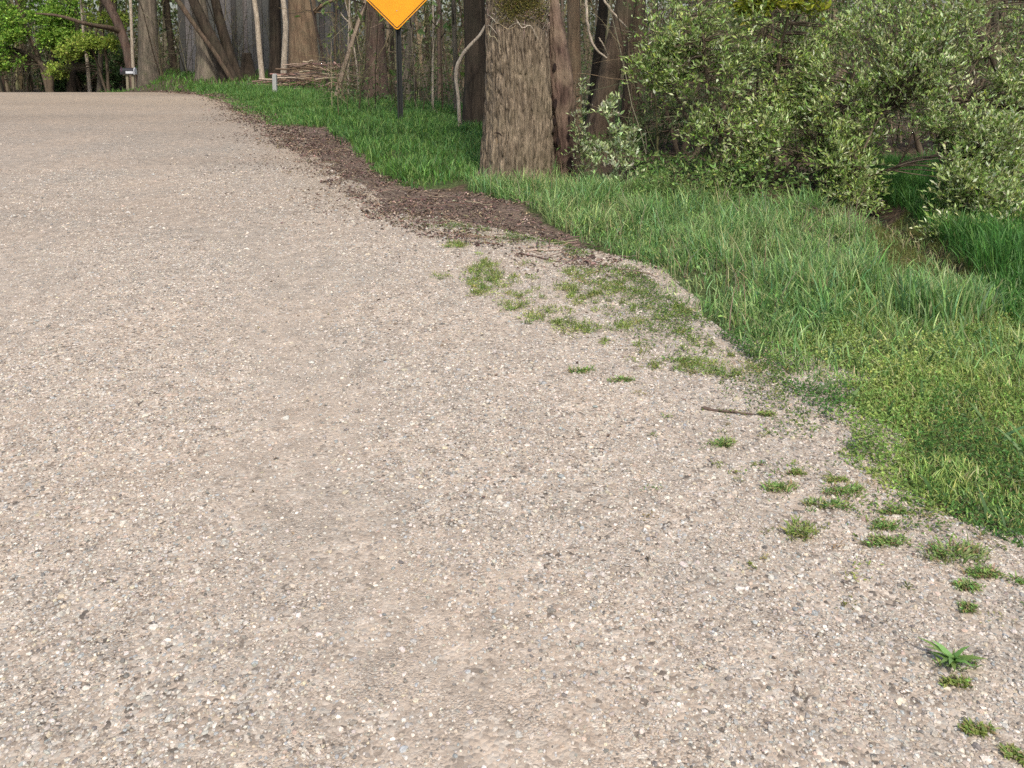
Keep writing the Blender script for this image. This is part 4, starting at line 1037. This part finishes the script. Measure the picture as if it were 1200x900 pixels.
# low mixed weeds at the right: clover-like leaves, fine blades, pale seed heads
mb = MB()
x, y = scatter(Z_CLOVER, 11500, .13)
dk = n2(x, y, 1.8, 3, 26); k = rng.random(len(x)) < np.clip((n2(x, y, 2.6, 3, 27) - .26) / .22, .12, 1); x, y, dk = x[k], y[k], dk[k]; n = len(x)
tp = np.clip((x - xe(y) + .32) / .42, .15, 1); k = rng.random(n) < .2 + .8 * tp; x, y, dk, tp = x[k], y[k], dk[k], tp[k]; n = len(x)
z = rng.random(n) ** 1.2 * (.02 + .075 * clumpy(x, y, 3, 28)) * tp
c = put(x, y); c[:, 2] = np.maximum(c[:, 2], np.where(x - xe(y) < .5, road_z(x, y), -9)) + z
cols = np.where((dk > .555)[:, None], pick(n, [(.085, .18, .04), (.10, .20, .05)]), np.where((dk < .44)[:, None], pick(n, [(.34, .43, .115), (.27, .37, .09), (.40, .45, .15)]), pick(n, [(.23, .35, .085), (.18, .30, .07), (.31, .39, .11)])))
mb.leaves(c, rdir(n) * np.array([1, 1, .6]) + np.array([[0, 0, .4]]), rdir(n) * .6 + np.array([[0, 0, 1]]), rng.uniform(.009, .022, n), rng.uniform(.006, .012, n), cols)
n = 24000; y = rng.uniform(2.4, 7.2, n); t_ = .15 - np.abs(rng.normal(0, .30, n)); x = xe(y) + t_
k = rng.random(n) < np.clip((n2(x, y, 4.5, 4, 43) - .42) / .14, 0, 1) * np.clip(1 + t_ / .6, 0, 1) ** 1.5; x, y = x[k], y[k]; n = len(x)
c = np.stack([x, y, np.maximum(road_z(x, y), terrain(x, y)) + rng.uniform(.002, .03, n)], 1)
mb.leaves(c, rdir(n) * np.array([1, 1, .5]) + np.array([[0, 0, .25]]), rdir(n) * .6 + np.array([[0, 0, 1]]), rng.uniform(.008, .02, n), rng.uniform(.005, .011, n), pick(n, [(.13, .21, .05), (.22, .28, .07), (.10, .17, .04)]))
cp_ = mb.build('low_weeds', M['grass']); tag(cp_, 'low mixed weeds and clover in yellow and dark green at the right of the gravel', 'weeds', kind='stuff')
mb = MB(); x, y = scatter(Z_CLOVER, 9000, .12); k = rng.random(len(x)) < (.25 + clumpy(x, y, 2.0, 44)) * np.clip((x - xe(y) + .25) / .5, .08, 1); x, y = x[k], y[k]; n = len(x)
mb.blades(put(x, y), rng.uniform(0, 6.28, n), rng.uniform(.03, .09, n) * (.4 + .9 * clumpy(x, y, 2.2, 29)) * np.clip((x - xe(y) + .1) / .5, .25, 1), rng.uniform(.2, 1., n), rng.uniform(.003, .006, n), pick(n, [(.28, .40, .10), (.40, .46, .14), (.22, .34, .09), (.48, .48, .24)], [30, 30, 20, 10]))
x, y = scatter(Z_CLOVER, 26, 0); n = len(x)
mb.blades(put(x, y), rng.uniform(0, 6.28, n), rng.uniform(.08, .17, n), rng.uniform(.3, 1., n), rng.uniform(.010, .02, n), pick(n, [(.09, .17, .05), (.12, .20, .07)]))
cg = mb.build('short_grass', M['grass']); tag(cg, 'short fine grass mixed into the low weeds right of the gravel', 'grass', kind='stuff')
# sparse seedlings greening the gravel edge
mb = MB(); x, y = scatter(Z_SPARSE, 540, .5)
k = rng.random(len(x)) < np.clip((n2(x, y, 4.2, 4, 33) - .46) / .2, .03, .8); x, y = x[k], y[k]
m_ = len(x); per = 26; sz = rng.uniform(.010, .034, m_)
xx = np.repeat(x, per) + rng.normal(0, 1, m_ * per) * np.repeat(sz, per); yy_ = np.repeat(y, per) + rng.normal(0, 1, m_ * per) * np.repeat(sz, per); n = len(xx)
c = np.stack([xx, yy_, road_z(xx, yy_) + rng.uniform(.002, .016, n)], 1)
mb.leaves(c, rdir(n) * np.array([1, 1, .3]) + np.array([[0, 0, .3]]), rdir(n) * .6 + np.array([[0, 0, 1]]), rng.uniform(.008, .022, n), rng.uniform(.004, .009, n), np.repeat(pick(m_, [(.34, .40, .11), (.26, .34, .09), (.40, .41, .15), (.18, .26, .07)]), per, 0))
j = rng.random(n) < .35; mb.blades(c[j], rng.uniform(0, 6.28, j.sum()), rng.uniform(.012, .04, j.sum()), rng.uniform(.3, 1., j.sum()), rng.uniform(.003, .005, j.sum()), pick(j.sum(), [(.24, .28, .08), (.17, .23, .06)]))
x = rng.uniform(-.5, 2.2, 900); y = rng.uniform(1.9, 5.2, 900); t_ = x - xe(y)
k = (t_ > -1.1) & (t_ < .1) & (rng.random(900) < np.clip(1.0 + t_ / 1.1, .06, 1) * np.clip((n2(x, y, 2.5, 3, 66) - .38) / .2, .05, 1)); x, y = x[k], y[k]; m_ = len(x); per = 16; sz = rng.uniform(.006, .022, m_)
xx = np.repeat(x, per) + rng.normal(0, 1, m_ * per) * np.repeat(sz, per); yy_ = np.repeat(y, per) + rng.normal(0, .7, m_ * per) * np.repeat(sz, per); n = len(xx)
c = np.stack([xx, yy_, road_z(xx, yy_) + rng.uniform(.001, .012, n)], 1)
mb.leaves(c, rdir(n) * np.array([1, 1, .3]) + np.array([[0, 0, .3]]), rdir(n) * .6 + np.array([[0, 0, 1]]), rng.uniform(.007, .018, n), rng.uniform(.003, .007, n), np.repeat(pick(m_, [(.24, .29, .08), (.16, .22, .06), (.34, .30, .14)]), per, 0))
sd_ = mb.build('gravel_seedlings', M['grass']); tag(sd_, 'sparse yellow green seedlings scattered over the edge of the gravel', 'weeds', kind='stuff')
# moss bank
mb = MB(); x, y = scatter(Z_MOSS, 2600, .08); n = len(x)
c = put(x, y); c[:, 2] += rng.uniform(0, .025, n)
mb.leaves(c, rdir(n) + np.array([[0, 0, .5]]), rdir(n), rng.uniform(.01, .022, n), rng.uniform(.006, .012, n), pick(n, [(.11, .125, .03), (.085, .10, .03), (.14, .13, .05)]))
k = rng.random(n) < .22; mb.blades(c[k], rng.uniform(0, 6.28, k.sum()), rng.uniform(.03, .10, k.sum()), rng.uniform(.2, 1., k.sum()), rng.uniform(.003, .006, k.sum()), pick(k.sum(), [(.14, .24, .06), (.20, .26, .08), (.30, .27, .14)]))
ms = mb.build('moss', M['leaf']); tag(ms, 'olive moss on the bare bank in front of the grassy gap', 'moss', kind='stuff')

# ------------------------------------------------------------------ leaf litter
mb = MB(); x, y = scatter(Z_LITTER, 1700, .36)
k = rng.random(len(x)) < np.clip((n2(x, y, 2.4, 4, 35) - .40) / .24, .05, 1); x, y = x[k], y[k]; n = len(x)
c = np.stack([x, y, np.maximum(terrain(x, y), road_z(x, y)) + rng.uniform(.002, .022, n) * (.3 + clumpy(x, y, 2, 36))], 1)
mb.leaves(c, rdir(n) * np.array([1, 1, .35]), rdir(n) * .55 + np.array([[0, 0, 1]]), rng.uniform(.014, .05, n), rng.uniform(.008, .026, n), pick(n, [(.155, .108, .085), (.10, .068, .054), (.22, .16, .12), (.32, .245, .185), (.065, .045, .037)], [30, 24, 24, 18, 8]), .3, .3)
n = 11000; y = rng.uniform(5.4, 25, n); x = xe(y) + rng.normal(.1, .5, n); k = rng.random(n) < clumpy(x, y, 1.2, 37); x, y = x[k], y[k]; n = len(x)
c = np.stack([x, y, np.maximum(terrain(x, y), road_z(x, y)) + .006], 1)
mb.leaves(c, rdir(n) * np.array([1, 1, .2]), rdir(n) * .3 + np.array([[0, 0, 1]]), rng.uniform(.012, .045, n), rng.uniform(.008, .025, n), pick(n, [(.15, .10, .075), (.09, .06, .048), (.24, .18, .13)]), .2, .2)
n = 160; y = rng.uniform(2, 11, n); x = xe(y) - np.abs(rng.normal(0, 1.3, n)); c = np.stack([x, y, road_z(x, y) + .005], 1)
mb.leaves(c, rdir(n) * np.array([1, 1, .25]), rdir(n) * .35 + np.array([[0, 0, 1]]), rng.uniform(.012, .035, n), rng.uniform(.007, .018, n), pick(n, [(.16, .11, .08), (.24, .18, .12), (.10, .07, .05)]), .2, .25)
n = 5200; y = rng.uniform(12, 26, n); x = xe(y) + rng.normal(.12, .24, n); k = rng.random(n) < .3 + .7 * clumpy(x, y, 1.0, 39); x, y = x[k], y[k]; n = len(x)
c = np.stack([x, y, np.maximum(terrain(x, y), road_z(x, y)) + rng.uniform(.004, .03, n)], 1)
mb.leaves(c, rdir(n) * np.array([1, 1, .3]), rdir(n) * .4 + np.array([[0, 0, 1]]), rng.uniform(.03, .08, n), rng.uniform(.02, .04, n), pick(n, [(.15, .105, .08), (.10, .07, .055), (.22, .165, .12)]), .2, .2)
q = 120; x, y = scatter(Z_LITTER, 30, 0); q = len(x); a = rng.uniform(0, 3.14, q); L = rng.uniform(.06, .3, q)[:, None, None]; t = np.linspace(-.5, .5, 5)[None, :, None]
p = np.stack([x, y, np.maximum(terrain(x, y), road_z(x, y)) + .03], 1)[:, None] + np.stack([np.cos(a), np.sin(a), 0 * a], 1)[:, None] * L * t + np.cumsum(rng.normal(0, .008, (q, 5, 3)), 1)
mb.tubes(p, np.full((q, 5), .003), 4, pick(q, [(.2, .15, .11), (.12, .08, .06)]))
ll = mb.build('leaf_litter', M['litter']); tag(ll, 'drift of dark brown dead leaves along the edge of the gravel', 'leaf litter', kind='stuff')

# ------------------------------------------------------------------ sticks
for lab, pts_, r_, col in (('dark brown stick lying on the gravel left of the low weeds', [(822, 482), (838, 483), (855, 486), (868, 487), (882, 489)], .007, (.10, .07, .055)),
                           ('pale stick lying across the dead leaves below the broad trunk', [(616, 296), (630, 295), (645, 296), (657, 295)], .009, (.36, .28, .22)),
                           ('thin dark stick lying under the pale stick at the litter edge', [(608, 299), (625, 302), (640, 306), (656, 309)], .007, (.10, .065, .05))):
    w = np.array([at(*q) for q in pts_]); w[:, 2] = np.maximum(terrain(w[:, 0], w[:, 1]), road_z(w[:, 0], w[:, 1])) + r_ * .9
    w = resample(w, 12); w[1:-1] += rng.normal(0, .002, (10, 3))
    mb = MB(); mb.tubes(w[None], np.linspace(r_, r_ * .5, 12)[None], 7, col, cap=True)
    tag(mb.build('stick', M['twig'], smooth=True, origin=w[5]), lab, 'stick', 'sticks lying at the gravel edge')

# ------------------------------------------------------------------ weed tufts on the gravel
WG = 'weed tufts growing on the gravel'
def weed(u, v, wpx, label, kind='tuft', cols=((.19, .32, .08), (.27, .38, .11), (.14, .25, .065), (.33, .36, .15), (.30, .23, .12))):
    c = at(u, v); R = wpx * .5 * c[1] / F; mb = MB()
    if kind == 'rosette':
        n = 17; a = rng.uniform(0, 6.28, n); p = np.repeat([[c[0], c[1], float(road_z(c[0], c[1]))]], n, 0)
        mb.blades(p, a, R * rng.uniform(.7, 1.2, n), rng.uniform(.5, 1.35, n), rng.uniform(.013, .02, n), pick(n, [(.20, .33, .09), (.16, .28, .07)]))
        cnt = 26
    else: cnt = int(45 + wpx * 1.4)
    lob = np.concatenate([[[0., 0.]], rng.normal(0, 1, (4, 2)) * np.array([R * .5, R * .2])])
    lb = lob[rng.integers(0, 5, cnt)]; x = c[0] + lb[:, 0] + np.clip(rng.normal(0, 1, cnt), -1.6, 1.6) * R * .26; y = c[1] + lb[:, 1] + np.clip(rng.normal(0, 1, cnt), -1.6, 1.6) * R * .17
    p = np.stack([x, y, road_z(x, y) + .002], 1)
    az = np.arctan2(y - c[1], x - c[0]) + rng.normal(0, .8, cnt)
    mb.blades(p, az, rng.uniform(.10, .34, cnt) ** 1.2 * R * 1.5 + .004, rng.uniform(.5, 1.2, cnt), rng.uniform(.003, .007, cnt), pick(cnt, cols))
    m2 = cnt
    lb = lob[rng.integers(0, 5, m2)]; x = c[0] + lb[:, 0] + np.clip(rng.normal(0, 1, m2), -1.6, 1.6) * R * .28; y = c[1] + lb[:, 1] + np.clip(rng.normal(0, 1, m2), -1.6, 1.6) * R * .18; p = np.stack([x, y, road_z(x, y) + rng.uniform(.003, .18 * R + .008, m2)], 1)
    mb.leaves(p, rdir(m2) * np.array([1, 1, .4]), rdir(m2) * .5 + np.array([[0, 0, 1]]), rng.uniform(.008, .02, m2), rng.uniform(.004, .008, m2), pick(m2, cols))
    tag(mb.build('weed_tuft', M['grass'], origin=c), label, 'weed', WG)
YG = ((.30, .36, .10), (.24, .31, .08), (.18, .26, .065), (.32, .26, .14))
weed(1115, 782, 62, 'broad leaved weed with radiating leaves on the gravel near the lower right corner', 'rosette')
weed(1128, 806, 40, 'small flat weed just below the broad leaved weed', cols=YG)
weed(1150, 862, 40, 'sparse thin weed on the gravel lowest but one at the right', cols=YG)
weed(1188, 891, 36, 'yellowish weed cut by the bottom right corner', cols=YG)
weed(1112, 652, 92, 'widest green weed mat on the gravel below the low weeds')
weed(1150, 675, 52, 'green weed touching the lower right of the widest weed mat')
weed(1190, 683, 40, 'green weed at the right edge beside the widest weed mat')
weed(1130, 690, 38, 'compact weed directly below the widest weed mat')
weed(1132, 715, 34, 'lone weed between the compact weed and the broad leaved weed')
weed(1042, 640, 50, 'green weed left of the widest weed mat')
weed(1040, 622, 40, 'thin weed just above the green weed left of the widest mat')
weed(1044, 604, 36, 'weed nearest the tip of the low weed bed on the gravel')
weed(942, 630, 60, 'yellow green weed on the gravel below the lone weed and the narrow weed', cols=YG)
weed(978, 580, 56, 'dense green weed in the row left of the low weed bed')
weed(968, 597, 42, 'narrow weed tucked below the dense green weed')
weed(978, 567, 28, 'small pale weed just above the dense green weed', cols=YG)
weed(908, 576, 42, 'lone weed to the left of the dense green weed')
weed(936, 558, 24, 'tiny weed above and right of the lone weed', cols=YG)
weed(848, 524, 36, 'thin weed below the dark brown stick')
weed(897, 489, 22, 'tiny weed at the right end of the dark brown stick', cols=YG)
weed(790, 426, 30, 'small weed between the seedlings and the dark brown stick')
weed(730, 448, 30, 'small weed below the yellow green seedlings')
weed(675, 437, 32, 'leftmost weed on the gravel below the seedlings')
